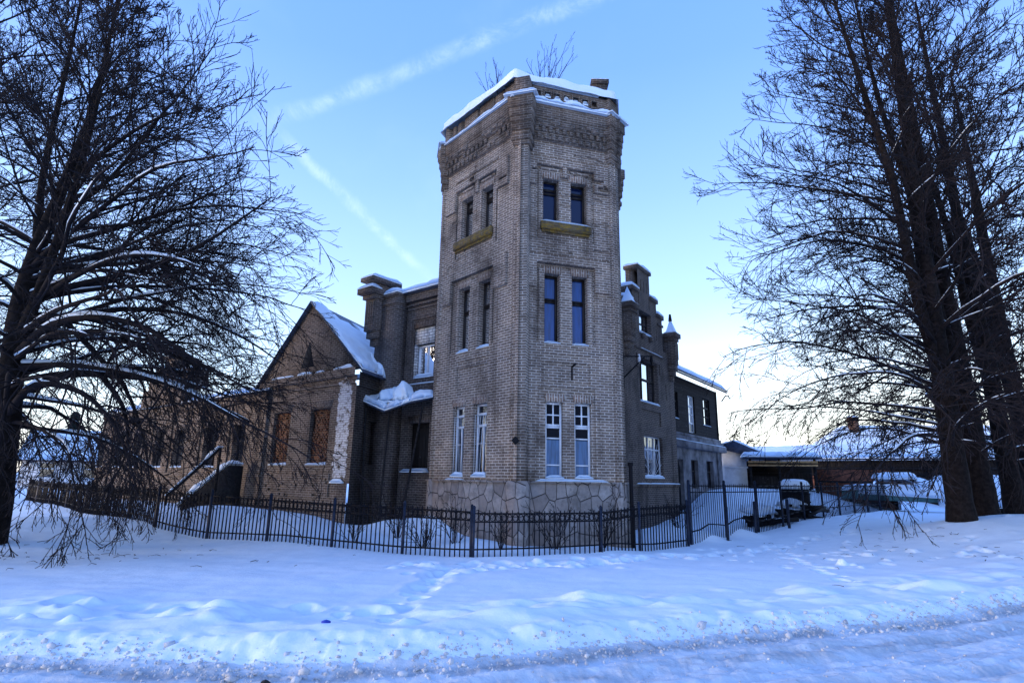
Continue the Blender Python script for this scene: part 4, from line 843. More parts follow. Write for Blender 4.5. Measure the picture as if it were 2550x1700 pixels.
def gable_house(name, label, x, y, deg, L, Wd, H, ridge, wallk, chim=None, seed=1, cat='house', hip=-.4):
    W_ = Wall((x, y), deg); r = empty(name, W_.p(L/2, 0), label, cat)
    b = MB(); W_.box(b, 0, L, -.4, H, -Wd, 0)
    for u in ((0.0, L-.2) if hip < 0 else (L-.2,)):
        V_ = [W_.p(u, H, -Wd), W_.p(u, H, 0), W_.p(u, ridge, -Wd/2), W_.p(u+.2, H, -Wd), W_.p(u+.2, H, 0), W_.p(u+.2, ridge, -Wd/2)]
        b.add(V_, [(0, 1, 2), (3, 5, 4), (0, 2, 5, 3), (1, 4, 5, 2)])
    b.build('wall', M[wallk], r); ro = MB(); s_ = MB(); ez = H-.15
    for s in (0, 1):
        w0 = .4 if s == 0 else -Wd-.4
        c = [W_.p(-.4, ez, w0), W_.p(L+.4, ez, w0), W_.p(L+.4, ridge+.02, -Wd/2), W_.p(hip, ridge+.02, -Wd/2)]
        ro.box8(c+[tuple(np.array(q_)+np.array((0, 0, .12))) for q_ in c]); snow_patch(s_, *[tuple(np.array(q_)+np.array((0, 0, .125))) for q_ in c], .25, (20, 10), seed+s, .3)
    if hip > 0:
        e = [W_.p(-.4, ez+.12, .4), W_.p(-.4, ez+.12, -Wd-.4), W_.p(hip, ridge+.14, -Wd/2-.01), W_.p(hip, ridge+.14, -Wd/2+.01)]; snow_patch(s_, *e, .25, (20, 10), seed+7, .3)
    ro.build('roof', M['sheet'], r); s_.build('snow_cap', M['snow'], r, True)
    if chim:
        m_ = MB(); W_.box(m_, chim-.45, chim+.45, ridge-1.2, ridge+1.0, -Wd/2+.6, -Wd/2+1.4); W_.box(m_, chim-.55, chim+.55, ridge+.6, ridge+.8, -Wd/2+.5, -Wd/2+1.5); cm_ = m_.build('chimney', M['brick_red'], r)
        s2 = MB(); cap_snow(s2, W_, chim-.45, chim+.45, -Wd/2+.6, -Wd/2+1.4, ridge+1.002, .15, 3); s2.build('snow_cap', M['snow'], cm_, True)
    for u in np.arange(1.2, L-1.5, 2.8): window(r, W_, u, u+1.0, 1.2, 2.4, -.06, 'frame_white', 'glass', snow=0)
    return r
gable_house('barn', 'large house with broad snow covered roof and small brick chimney behind the long shed', 30.5, 60, -12, 26, 12, 3.4, 7.9, 'wood_dark', 6.2, 3, 'house', 5.5)
gable_house('cottage', 'distant low house whose flat snowy roof shows left of the large barn roof', 29, 76, -20, 6, 8, 3.4, 6.0, 'wood_dark', None, 5)
gable_house('white_cottage', 'small white house with snowy roof seen behind the left tree branches', -38, 46, 28, 9, 7, 2.6, 5.0, 'whitewash', None, 7)
# white garage
gw = Wall((12.75, 35.0), -8); ga = empty('white_garage', gw.p(.7, 0), 'narrow white rendered garage wall beside the wooden house', 'garage')
b = MB(); gw.box(b, 0, 1.25, -.3, 3.65, -5, 0); gw.box(b, -.05, 1.3, 2.55, 2.65, .002, .05); b.build('wall', M['whitewash'], ga)
b = MB(); gw.prism(b, [(-.3, 3.66), (2.9, 2.95), (2.9, 3.1), (.6, 4.1), (-.3, 3.9)], -5, .3); b.build('roof', M['sheet'], ga)
b = MB(); snow_patch(b, gw.p(.5, 4.12, .3), gw.p(2.95, 3.12, .3), gw.p(2.95, 3.12, -5), gw.p(.5, 4.12, -5), .18, (14, 14), 8, .4); b.build('snow_cap', M['snow'], ga, True)
# open lean-to
lt = Wall((13.6, 33.5), -20); le = empty('lean_to', lt.p(1.6, 0), 'open fronted lean-to with pale plank lintel and snow canopy beside the white garage', 'shed')
b = MB()
for u in (0.0, 1.5, 3.3): b = MB(); lt.box(b, u, u+.12, -.3, 3.05, -.1, 0); b.build('post', M['wood_dark'], le)
b = MB(); lt.box(b, -.05, 3.45, -.3, 3.0, -2.4, -2.2); b.build('back_wall', M['wood_dark'], le)
b = MB(); lt.box(b, -.05, 3.5, 2.82, 2.94, .002, .06); b.build('lintel', M['fresh_wood'], le); b = MB(); lt.box(b, -.05, 3.5, 2.64, 2.74, .002, .05); b.build('lintel', M['fresh_wood'], le)
b = MB(); lt.box(b, -.3, 3.7, 3.06, 3.14, -2.6, .4); b.build('roof', M['sheet'], le)
b = MB(); snow_patch(b, lt.p(-.4, 3.142, .45), lt.p(3.6, 3.142, .45), lt.p(3.6, 3.142, -2.6), lt.p(-.4, 3.142, -2.6), .28, (20, 16), 9, .5, .2); b.build('snow_cap', M['snow'], le, True)
b = MB(); lt.box(b, .1, 1.45, -.3, 2.1, -.6, -.5); b.build('board_panel', M['wood_vert'], le); b = MB(); lt.box(b, 1.7, 3.2, -.3, 2.3, -1.2, -1.1); b.build('board_panel', M['wood_vert'], le)
# rusty gate between lean-to and long shed
rg = Wall((17.2, 33.2), -25); ro_ = empty('rusty_gate', rg.p(1.3, 0), 'rusty brown board gate between the lean-to and the long shed', 'gate')
b = MB(); rg.box(b, 0, 3.6, -.3, 2.5, -.08, 0); b.build('board_panel', M['rust'], ro_)
b = MB(); rg.box(b, -.12, .0, -.3, 2.7, -.1, .04); rg.box(b, 3.6, 3.74, -.3, 2.7, -.1, .04); rg.box(b, 0, 3.6, 1.8, 1.9, .002, .05); b.build('gate_frame', M['wood_dark'], ro_)
# dark barrel with a snow dome
bx, by = 11.5, 24.0; bz = ground_z(bx, by)
br_ = empty('barrel', (bx, by, bz), 'black barrel shaped tub with thick snow dome standing behind the right fence', 'barrel')
def lathe(mb, x, y, prof, seg=20, sx=1.0, sy=1.0):
    V_ = [(x+r*sx*math.cos(a), y+r*sy*math.sin(a), z) for r, z in prof for a in np.arange(seg)*2*np.pi/seg]
    mb.add(V_, [(k*seg+i, k*seg+(i+1) % seg, (k+1)*seg+(i+1) % seg, (k+1)*seg+i) for k in range(len(prof)-1) for i in range(seg)])
b = MB(); lathe(b, bx, by, [(.01, bz), (.46, bz), (.52, bz+.3), (.54, bz+.55), (.55, bz+.8), (.50, bz+1.02), (.01, bz+1.03)]); b.build('body', M['iron'], br_)
for z in (.18, .5, .82): b = MB(); lathe(b, bx, by, [(.535, bz+z), (.575, bz+z+.01), (.575, bz+z+.05), (.535, bz+z+.06)]); b.build('hoop', M['iron'], br_)
b = MB(); lathe(b, bx, by, [(.01, bz+1.0), (.52, bz+1.02), (.58, bz+1.08), (.57, bz+1.2), (.50, bz+1.33), (.36, bz+1.40), (.01, bz+1.42)]); b.build('snow_cap', M['snow'], br_, True)
# snowed-in teal car
cax, cay = 17.5, 31.5; cz0 = ground_z(cax, cay)-.42
car = empty('parked_car', (cax, cay, cz0), 'teal car buried in snow in the yard in front of the long shed', 'car')
cw = Wall((cax, cay), -38)
b = MB()
prof = [(0, .45), (.1, .85), (1.0, .98), (1.6, 1.0), (4.1, 1.0), (4.2, .4)]
cw.prism(b, prof, -1.6, 0); b.build('body', M['teal'], car)
b = MB(); cw.prism(b, [(1.1, 1.0), (1.75, 1.5), (3.0, 1.52), (3.7, 1.0)], -1.5, -.1); b.build('cabin', M['glass'], car)
for u in (.75, 3.4):
    b = MB(); a0, a1 = cw.p(u, .33+cz0, -.18), cw.p(u, .33+cz0, .02); b.bar(a0, a1, .31, None, 16); b.build('wheel', M['iron'], car)
for o in list(car.children):
    if o.name.split('.')[0] in ('body', 'cabin'):
        for v in o.data.vertices: v.co.z += cz0
b = MB(); zz = cz0
snow_patch(b, cw.p(.05, zz+.86, .05), cw.p(1.35, zz+1.0, .05), cw.p(1.35, zz+1.0, -1.65), cw.p(.05, zz+.86, -1.65), .25, (14, 12), 4, .3)
snow_patch(b, cw.p(.9, zz+.75, .35), cw.p(4.4, zz+.6, .35), cw.p(4.4, zz+1.15, -.2), cw.p(.9, zz+1.1, -.2), .2, (18, 8), 14, .4)
snow_patch(b, cw.p(1.5, zz+1.5, .0), cw.p(3.4, zz+1.5, .0), cw.p(3.4, zz+1.5, -1.6), cw.p(1.5, zz+1.5, -1.6), .30, (16, 12), 5, .3)
snow_patch(b, cw.p(3.2, zz+1.0, .1), cw.p(4.3, zz+.9, .1), cw.p(4.3, zz+.9, -1.7), cw.p(3.2, zz+1.3, -1.7), .4, (12, 12), 6, .3); build_each(b, 'snow_cap', M['snow'], car)
# long snowed-over pile of boards behind the car
pb = Wall((21.5, 29.0), -30); pz = empty('board_stack', pb.p(5, 0), 'long stack of boards under a smooth snowbank beside the buried car', 'stack')
b = MB(); pb.box(b, 1.2, 13, -.3, 1.35, -1.8, -.9); b.build('boards', M['wood_dark'], pz)
b = MB(); snow_patch(b, pb.p(-.6, .75, .9), pb.p(13.5, .85, .9), pb.p(13.5, 1.9, -2), pb.p(-.6, 1.9, -2), .45, (60, 14), 13, .25); b.build('snow_cap', M['snow'], pz, True)
# scrap piles at the foot of the right fence
for j, (x, y, L_, lab) in enumerate(((9.35, 21.7, 1.5, 'pile of dark scrap boards under ragged snow at the right fence, nearer the tower'), (11.4, 23.3, 1.9, 'pile of dark scrap boards with little snow at the right fence, farther from the tower'))):
    z = ground_z(x, y); sp_ = empty('scrap_pile', (x, y, z), lab, 'scrap pile', 'scrap piles by the right fence'); b = MB()
    for i in range(16):
        a = R(40+random.uniform(-35, 35)); t = np.array((math.cos(a), math.sin(a), random.uniform(-.15, .2))); c = np.array((x+random.uniform(-.5, .5)*L_*.8, y+random.uniform(-.3, .3), z+random.uniform(-.05, .45)))
        b.bar(tuple(c-t*L_*.4), tuple(c+t*L_*.4), random.uniform(.05, .11))
    b.build('boards', M['iron'], sp_); b = MB(); q = dr(40)
    snow_patch(b, (x-.9*q[0]+.1, y-.9*q[1]-.15, z+.30), (x+.4*q[0]+.1, y+.4*q[1]-.15, z+.34), (x+.4*q[0]-.4, y+.4*q[1]+.5, z+.42), (x-.9*q[0]-.4, y-.9*q[1]+.5, z+.42), .24, (14, 10), 70+j, .9, .15); b.build('snow_cap', M['snow'], sp_, True)

# ================================================================== FENCES
def fence(name, label, pts, top, posts_at, pitch=.13, rings=True, bottom=.16, posttall=.12, rr=.020):
    pts = np.array(pts, float); seg = np.linalg.norm(np.diff(pts, axis=0), axis=1); cum = np.concatenate([[0], np.cumsum(seg)])
    at = lambda s: np.array([np.interp(s, cum, pts[:, k]) for k in (0, 1)])
    r = empty(name, (pts[0, 0], pts[0, 1], 0), label, 'fence')
    topf = (lambda s: top) if not callable(top) else top
    ps_ = posts_at if posts_at is not None else np.arange(0, cum[-1]+.01, 2.3)
    for s in ps_:
        x, y = at(s); g = ground_z(x, y); b = MB(); t = topf(s)+posttall
        b.bar((x, y, g-.4), (x, y, t), .045); b.bar((x, y, t), (x, y, t+.05), .055, .02); b.build('post', M['post'], r)
    ends = list(ps_)+([cum[-1]] if cum[-1]-ps_[-1] > .3 else [])
    for s0, s1 in zip(ends[:-1], ends[1:]):
        P = []; Rr = []
        for s in np.arange(s0+.1, s1-.05, pitch):
            x, y = at(s); g = ground_z(x, y); j = random.uniform(-.012, .012); P.append([(x, y, g-.15), (x+j, y+j*.5, topf(s)+random.uniform(.03, .075))]); Rr.append([rr, rr*.8])
        nr = 7
        rails = [-.005, -.19]+[None]
        for dz in rails:
            for k_ in range(4):
                sa, sb = s0+(s1-s0)*k_/4, s0+(s1-s0)*(k_+1)/4; a, b = at(sa), at(sb)
                za, zb = (topf(sa)+dz, topf(sb)+dz) if dz is not None else (ground_z(*a)+bottom, ground_z(*b)+bottom)
                P.append([(*a, za), (*b, zb)]); Rr.append([.022, .022])
        Vt, Ft = tubes(np.array(P, float), np.array(Rr, float), 4, True); Vs = [Vt]; Fs = list(Ft); n = len(Vt)
        if rings:
            Q = []
            for s in np.arange(s0+.1+pitch/2, s1-.05, pitch):
                x, y = at(s); t = (at(s+.02)-at(s-.02)); t /= np.linalg.norm(t)+1e-9; zc = topf(s)-.0975
                a = np.linspace(0, 2*np.pi, 13); Q.append(np.stack([x+t[0]*.056*np.cos(a), y+t[1]*.056*np.cos(a), zc+.075*np.sin(a)], 1))
            if Q:
                Vr, Fr = tubes(np.array(Q), np.full((len(Q), 13), .012), 3); Vs.append(Vr); Fs += [f+n for f in Fr]
        raw_mesh('panel', np.concatenate(Vs), Fs, M['iron'], r)
    return r
f1 = [(-21.0, 26.0), (-18.8, 24.0), (-9.82, 16.9), (-5.2, 15.3), (-0.85, 13.75)]
fence('iron_fence', 'black iron railing with ring frieze running left in front of the gabled annex and wing', f1, lambda s: float(np.interp(s, [0, 14, 20, 26], [1.30, 1.20, 1.02, .93])), list(np.arange(0.4, 24.2, 1.98)), .125)
fence('iron_fence', 'black iron railing with ring frieze in front of the tower plinth', [(-.80, 13.72), (0.4, 13.8), (2.2, 14.5), (3.35, 15.45), (5.15, 17.1)], lambda s: float(np.interp(s, [0, 3.2, 4.4, 7], [.93, .95, 1.02, 1.05])), [0.0, 3.15, 4.6, 6.9], .13)
fence('iron_fence', 'taller black railing on a gap above the snow right of the tower', [(5.2, 17.3), (8.4, 20.0), (13.0, 24.3), (21.0, 32.0)], lambda s: float(np.interp(s, [0, 8, 19], [1.60, 1.62, 1.66])), list(np.arange(0.0, 19.2, 1.95)), .118, False, .34, .12, .0125)
# prop posts leaning in front of the tall railing
for i, s in enumerate((1.4, 3.1, 5.4)):
    x, y = 5.4+s*.76, 17.0+s*.64; g = ground_z(x, y); o = MB(); o.bar((x, y, g-.4), (x+.05, y+.1, g+.95), .05); tag(o.build('stake', M['post']), ['short dark stake before the tall railing, nearest the tower', 'short dark stake before the tall railing, the middle one of three', 'short dark stake before the tall railing, farthest from the tower'][i], 'stake', 'stakes before the tall railing')

# ================================================================== TREES
def unit(a): return a/(np.linalg.norm(a, axis=-1, keepdims=True)+1e-9)
def resample(P, Rr, K):
    P = np.asarray(P, float); s = np.concatenate([[0], np.cumsum(np.linalg.norm(np.diff(P, axis=0), axis=1))]); t = np.linspace(0, s[-1], K)
    return np.stack([np.interp(t, s, P[:, k]) for k in range(3)], 1), np.interp(t, s, Rr)
def spline(P, K):
    P = np.asarray(P, float); n = len(P); Q = np.concatenate([[2*P[0]-P[1]], P, [2*P[-1]-P[-2]]]); out = []
    for t in np.linspace(0, n-1-1e-6, K):
        i = int(t); f = t-i; a, b, c, d = Q[i:i+4]; out.append(.5*((2*b)+(-a+c)*f+(2*a-5*b+4*c-d)*f*f+(-a+3*b-3*c+d)*f**3))
    return np.array(out)
def shoot(base, d0, L, K, sag, wob, g):
    """integrate N branches of length L from base along d0; sag < 0 droops, > 0 turns up; sag (N,) or scalar"""
    N = len(base); P = np.zeros((N, K, 3)); P[:, 0] = base; d = unit(d0); st = (L/(K-1))[:, None]; sag = np.broadcast_to(np.asarray(sag, float), (N,))
    for k in range(1, K):
        d = unit(d+g.normal(0, wob, (N, 3))+np.stack([np.zeros(N), np.zeros(N), sag/(K-1)], 1)); P[:, k] = P[:, k-1]+d*st
    return P
def grow(P, Rr, n, t0, t1, lf, ang, K, rk, rmin, sag, wob, g, taper=.5, up=0.0, maxl=9):
    N, Kp_, _ = P.shape; L = np.linalg.norm(np.diff(P, axis=1), axis=2).sum(1)
    t = (np.arange(n)[None]+g.random((N, n)))/n*(t1-t0)+t0
    x = t*(Kp_-1); i = np.minimum(x.astype(int), Kp_-2); f = (x-i)[..., None]; r = np.arange(N)[:, None]
    base = P[r, i]*(1-f)+P[r, i+1]*f; tan = unit(P[r, i+1]-P[r, i]); pr_ = Rr[r, i]*(1-f[..., 0])+Rr[r, i+1]*f[..., 0]
    q = g.normal(0, 1, (N, n, 3)); q[..., 2] *= .75; q -= (q*tan).sum(-1, keepdims=True)*tan; q = unit(q)
    A = np.radians(ang)*g.uniform(.75, 1.25, (N, n, 1)); d = np.cos(A)*tan+np.sin(A)*q; d[..., 2] += up
    Lc = np.minimum(L[:, None]*lf*(1-taper*t)*g.uniform(.6, 1.25, (N, n)), maxl)
    sag = sag+.085*np.clip(base[..., 2].ravel()-5.5, -2, 7)
    C = shoot(base.reshape(-1, 3), d.reshape(-1, 3), Lc.ravel(), K, sag, wob, g)
    r0 = np.minimum(pr_*rk, .0105*Lc+.004).ravel(); Rc = np.maximum(r0[:, None]*np.linspace(1, .30, K)[None], rmin)
    return C, Rc
def merge_tubes(name, sets, m, parent, smooth=False):
    Vs, Fs, n = [], [], 0
    for P, Rr, S in sets:
        if len(P) == 0: continue
        v, f = tubes(P, Rr, S); Vs.append(v); Fs += [x+n for x in f]; n += len(v)
    return raw_mesh(name, np.concatenate(Vs), Fs, m, parent, smooth=smooth, uv=None)
def branch_snow(sets, parent, g, amt=.8, minr=.026):
    out = []
    for P, Rr in sets:
        T = unit(np.gradient(P, axis=1)); hor = np.clip(1.25-1.6*np.abs(T[..., 2]), 0, 1); N, K, _ = P.shape
        ph = g.random((N, 1))*6; nn = np.sin(np.arange(K)[None]*.55+ph)*.5+.5+g.normal(0, .15, (N, K))
        r = Rr*.95*hor*np.clip(nn*1.6-.25, 0, 1)*amt; r = np.where(Rr > minr, np.minimum(r+.012*(r > .004), .085), 0)
        keep = r.max(1) > .012
        if keep.any():
            Q = P[keep].copy(); rr_ = r[keep]; Q[..., 2] += Rr[keep]*.72+rr_*.35; out.append((Q, np.maximum(rr_, .0005), 6))
    if out: merge_tubes('branch_snow', out, M['snow'], parent, True)
def make_tree(name, label, cat, base, trunks, limbs, seed, dens=(12, 9, 6), rmin=.0055, snow=True, lens=(.42, .42, .45), droop=(-.25, -.15, -.05), lower=True, S=(9, 6, 4, 3, 3), group=None, l2ang=50):
    g = np.random.default_rng(seed); root = empty(name, base, label, cat, group)
    TP, TRr = [], []
    for pts, rad in trunks:
        P = spline(pts, 26); Rr = np.interp(np.linspace(0, 1, 26), np.linspace(0, 1, len(rad)), rad); Rr = Rr*(1+.05*np.sin(np.arange(26)*1.7+seed)); TP.append(P); TRr.append(Rr)
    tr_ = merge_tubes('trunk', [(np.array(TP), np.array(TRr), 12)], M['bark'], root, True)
    L1 = []; L1r = []
    for (ti_, n, s0, s1, len0, len1, el0, el1, sg0, sg1, rad, azr) in limbs:
        P, Rr = TP[ti_], TRr[ti_]
        s = (np.arange(n)+g.random(n))/n; t = s0+(s1-s0)*s; x = t*25; i = np.minimum(x.astype(int), 24); f = (x-i)[:, None]
        b = P[i]*(1-f)+P[i+1]*f; pr_ = Rr[i]
        az = np.radians(azr[0]+(azr[1]-azr[0])*((np.arange(n)*.618+g.random()) % 1.0)); el = np.radians(el0+(el1-el0)*s+g.normal(0, 6, n))
        d = np.stack([np.cos(az)*np.cos(el), np.sin(az)*np.cos(el), np.sin(el)], 1)
        L = (len0+(len1-len0)*s)*g.uniform(.72, 1.15, n)
        C = shoot(b, d, L, 14, sg0+(sg1-sg0)*s, .07, g); r0 = np.minimum(rad*.72*L/6, pr_*.5)
        L1.append(C); L1r.append(r0[:, None]*(1-np.linspace(0, 1, 14)**.75*.9)[None]+.005)
    return root, TP, TRr, np.concatenate(L1), np.concatenate(L1r), g
def leafless_crown(root, P1, R1, g, dens, rmin, droop, lens, snow, l2ang=50, ups=(.1, .05, 0.0), fine=True):
    P2, R2 = grow(P1, R1, dens[0], .26, 1.0, lens[0], l2ang, 9, .6, rmin*1.5, droop[0], .10, g, up=ups[0])
    P3, R3 = grow(P2, R2, dens[1], .30, 1.0, lens[1], 36, 6, .55, rmin*1.1, droop[1], .09, g, up=ups[1])
    P4, R4 = grow(P3, R3, dens[2], .38, 1.0, lens[2], 33, 4, .6, rmin*.9, droop[2], .10, g, up=ups[2])
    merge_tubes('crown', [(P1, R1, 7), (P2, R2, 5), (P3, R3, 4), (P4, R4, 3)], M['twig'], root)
    if snow: branch_snow([(P1, R1)], root, g, snow)
    return len(P4)
def add_limbs(P1, R1, defs):
    for pts, r0 in defs:
        P1 = np.concatenate([P1, spline(pts, 14)[None]]); R1 = np.concatenate([R1, (r0*.85*(1-np.linspace(0, 1, 14)**.85*.9)+.005)[None]])
    return P1, R1

# the big left lime: forked trunk, low limbs arching down to the snow
bzl = ground_z(-11.9, 14.2)
root, TP, TRr, P1, R1, g = make_tree('lime_tree', 'large bare forked tree with low snow loaded limbs drooping over the left fence', 'tree', (-11.9, 14.2, bzl),
    [([(-11.75, 14.2, bzl-.3), (-11.85, 14.2, 2.0), (-12.0, 14.1, 4.2), (-12.1, 14.1, 6.5), (-11.9, 14.3, 9.0), (-11.6, 14.4, 11.5), (-11.6, 14.5, 14.0), (-11.6, 14.5, 16.5)], [.40, .31, .27, .21, .14, .09, .05, .02]),
     ([(-12.05, 14.1, 5.4), (-12.5, 14.6, 7.5), (-13.1, 15.0, 10), (-13.3, 15.2, 13.5), (-13.5, 15.4, 17.0)], [.16, .12, .09, .06, .03]),
     ([(-12.0, 14.1, 4.6), (-11.2, 13.6, 6.6), (-10.7, 13.3, 9.0), (-10.5, 13.2, 11.0), (-10.5, 13.2, 13.0)], [.16, .11, .08, .05, .02])],
    [(0, 18, .26, .52, 7.6, 6.4, 16, 36, -.85, -.35, .085, (-38, 40)), (0, 20, .16, .50, 6.8, 6.4, 8, 22, -1.1, -.5, .085, (-80, 110)), (0, 9, .16, .5, 5, 5, 8, 25, -.9, -.4, .08, (110, 280)), (0, 28, .45, .98, 5.6, 2.0, 26, 62, -.25, .3, .07, (0, 360)),
     (1, 18, .2, .98, 4.8, 2.0, 25, 60, -.2, .3, .07, (0, 360)), (2, 20, .25, .98, 4.8, 1.8, 25, 60, -.2, .3, .065, (-110, 150))], 11)
P1, R1 = add_limbs(P1, R1, [
    ([(-12.0, 14.1, 6.0), (-10.6, 13.9, 6.3), (-9.0, 13.8, 6.7), (-7.6, 13.7, 7.3), (-6.6, 13.6, 8.0), (-5.8, 13.5, 8.6)], .12),
    ([(-11.6, 14.3, 7.6), (-10.2, 14.4, 8.1), (-8.6, 14.6, 8.9), (-7.2, 14.7, 9.9)], .10), ([(-11.9, 14.2, 6.8), (-10.4, 14.8, 7.2), (-8.8, 15.2, 7.5), (-7.0, 15.5, 7.5)], .10),
    ([(-11.9, 14.2, 5.8), (-10.4, 13.4, 6.3), (-8.8, 12.9, 6.7), (-7.3, 12.6, 6.5), (-6.0, 12.5, 5.9)], .10), ([(-11.8, 14.2, 9.0), (-10.6, 14.0, 10.2), (-9.3, 13.8, 11.0), (-8.2, 13.7, 11.3)], .09),
    ([(-12.0, 14.1, 5.0), (-10.6, 14.9, 5.9), (-8.8, 15.3, 6.0), (-7.1, 15.5, 5.4), (-5.8, 15.5, 4.6)], .11),
    ([(-12.0, 14.1, 4.4), (-10.9, 13.6, 5.1), (-9.6, 13.3, 5.3), (-8.2, 13.1, 5.0), (-7.0, 13.0, 4.3), (-5.6, 13.0, 3.6)], .15),
    ([(-11.9, 14.2, 3.4), (-11.1, 14.6, 4.1), (-9.9, 14.8, 4.15), (-8.6, 15.0, 4.0), (-7.4, 15.1, 3.5), (-6.3, 15.1, 3.0)], .16),
    ([(-11.9, 14.1, 2.9), (-11.0, 13.6, 3.65), (-9.9, 13.4, 3.6), (-9.0, 13.3, 3.1), (-8.3, 13.2, 2.3), (-7.8, 13.2, 1.2)], .12),
    ([(-11.0, 14.0, 5.5), (-9.9, 14.3, 4.4), (-9.2, 14.4, 3.6), (-8.6, 14.4, 2.4), (-8.2, 14.4, 1.0)], .09),
    ([(-10.2, 14.7, 4.15), (-9.6, 14.9, 3.3), (-9.4, 15.0, 2.2), (-9.9, 15.1, 1.0)], .085),
    ([(-11.9, 14.2, 3.6), (-11.4, 13.4, 3.9), (-10.8, 12.8, 3.0), (-10.4, 12.4, 1.8), (-10.2, 12.2, .6)], .10)])
n1 = leafless_crown(root, P1, R1, g, (13, 8, 3), .0062, (-.5, -.3, -.05), (.48, .50, .62), 1.0)
root.location.x -= .38
# its neighbour, half out of the picture
bz2 = ground_z(-19.5, 17.5)
root, TP, TRr, P1, R1, g = make_tree('lime_tree', 'bare dark tree at the picture edge behind the forked left tree', 'tree', (-19.5, 17.5, bz2),
    [([(-19.5, 17.5, bz2-.3), (-19.5, 17.5, 4), (-19.2, 17.4, 9), (-18.9, 17.2, 14), (-18.7, 17.2, 20)], [.42, .36, .26, .14, .04])],
    [(0, 44, .16, .98, 7.5, 3.0, 14, 60, -.7, .3, .08, (-110, 80))], 23)
leafless_crown(root, P1, R1, g, (13, 7, 3), .0068, (-.3, -.2, -.05), (.46, .50, .60), .6)
# right row of limes
def right_tree(x, y, lab, seed, h, dens, rad, lean, n1=38, reach=6.2, azr=(60, 300), rmin=.0062):
    z = ground_z(x, y)
    root, TP, TRr, P1, R1, g = make_tree('lime_tree', lab, 'tree', (x, y, z),
        [([(x, y, z-.3), (x+lean*.1, y, z+1.2), (x+lean*.3, y, 5), (x+lean*.6, y+.1, 10), (x+lean, y+.1, 15), (x+lean*1.2, y+.2, h)], [rad*1.25, rad, rad*.88, rad*.66, rad*.40, .04]),
         ([(x+lean*.2, y-.05, 4.2), (x-.45+lean*.3, y-.1, 7.2), (x-.75+lean*.4, y-.15, 11), (x-1.5+lean*.4, y-.3, 15), (x-2.0, y-.4, h-1.5)], [rad*.55, rad*.5, rad*.36, rad*.22, .03])],
        [(0, n1, .25, .55, reach*.82, reach, 26, 38, -1.15, -.75, .075, azr), (0, n1-8, .55, .98, reach*.95, reach*.36, 36, 64, -.5, .2, .07, azr), (1, 24, .30, .98, reach*.75, reach*.4, 24, 58, -.4, .2, .065, (90, 290)), (0, 12, .28, .9, reach*.7, reach*.6, 16, 45, -.6, .1, .07, (azr[1], azr[0]+360))], seed)
    return leafless_crown(root, P1, R1, g, dens, rmin, (-.42, -.22, -.05), (.46, .50, .60), .55)
right_tree(12.35, 16.4, 'nearest bare tree of the right row, its crown reaching towards the tower', 31, 20, (13, 7, 3), .30, .3, 36, 6.5)
right_tree(14.3, 18.0, 'second bare tree of the right row, trunk close behind the nearest one', 32, 21, (10, 6, 3), .34, -.2, 24, 5.4, (40, 320), .0075)
right_tree(16.6, 19.6, 'third bare tree of the right row, cut by the picture edge', 33, 21, (10, 6, 3), .30, -.2, 24, 5.6, (40, 320), .0075)
right_tree(19.8, 22.5, 'fourth bare tree of the right row, thin trunk behind the others', 34, 20, (9, 6, 3), .34, 0, 22, 5.2, (40, 320), .009)
# bare bushes
def bush(name, label, cat, base, n, h, seed, spread=25, r0=.012, dens=(5, 4), group=None, rmin=.0045):
    g = np.random.default_rng(seed); root = empty(name, base, label, cat, group); az = g.random(n)*2*np.pi; el = np.radians(90-g.random(n)*spread)
    d = np.stack([np.cos(az)*np.cos(el), np.sin(az)*np.cos(el), np.sin(el)], 1); b = np.array(base)+np.stack([np.cos(az), np.sin(az), az*0], 1)*.06*g.random((n, 1)); b[:, 2] -= .08
    P1 = shoot(b, d, h*g.uniform(.5, 1.1, n), 8, .15, .07, g); R1 = np.full((n, 1), r0)*np.linspace(1, .4, 8)[None]
    P2, R2 = grow(P1, R1, dens[0], .25, .98, .42, 38, 5, .7, rmin, .1, .10, g, up=.15); P3, R3 = grow(P2, R2, dens[1], .2, .98, .4, 38, 3, .7, rmin*.85, .05, .1, g)
    merge_tubes('stems', [(P1, R1, 4), (P2, R2, 3), (P3, R3, 3)], M['twig'], root)
    return root
q = TL.p(1.7, 13.35, -.5); bush('birch_sapling', 'bare sapling rooted on the tower crown above the left face', 'sapling', q, 9, 1.7, 3, 30, .014, (4, 3))
q = TR.p(1.2, 13.75, -.9); bush('birch_sapling', 'bare sapling rooted in the middle of the snowy tower crown', 'sapling', q, 10, 2.1, 4, 34, .016, (4, 3))
q = TR.p(2.15, 13.5, -.2); bush('weed', 'thin dry weeds on the right of the tower crown near the small chimney', 'weeds', q, 5, .6, 6, 45, .007, (2, 2), rmin=.004)
q = (pC[0]+.15, pC[1]+1.9, 10.35); bush('birch_sapling', 'bare sapling growing from the right side of the tower below its cornice', 'sapling', q, 6, 1.1, 8, 50, .010, (3, 2))
bl = [(-1.35, 15.2, 'bare shrub against the tower plinth below the left ground floor windows', 12, 1.25), (-.2, 14.55, 'bare shrub against the tower plinth at its front corner', 8, 1.15), (1.15, 14.75, 'bare shrub against the tower plinth below the right ground floor windows', 12, 1.3), (2.35, 15.15, 'bare shrub against the right end of the tower plinth', 10, 1.35), (-2.1, 15.1, 'tangled bare shrub behind the railing left of the tower', 16, .95), (-3.0, 16.4, 'bare shrub in front of the dark porch', 12, 1.5), (-4.0, 15.8, 'bare shrub behind the railing before the annex corner', 9, .9), (5.6, 19.9, 'bare shrub behind the tall railing under the dark brick wall', 10, 1.2)]
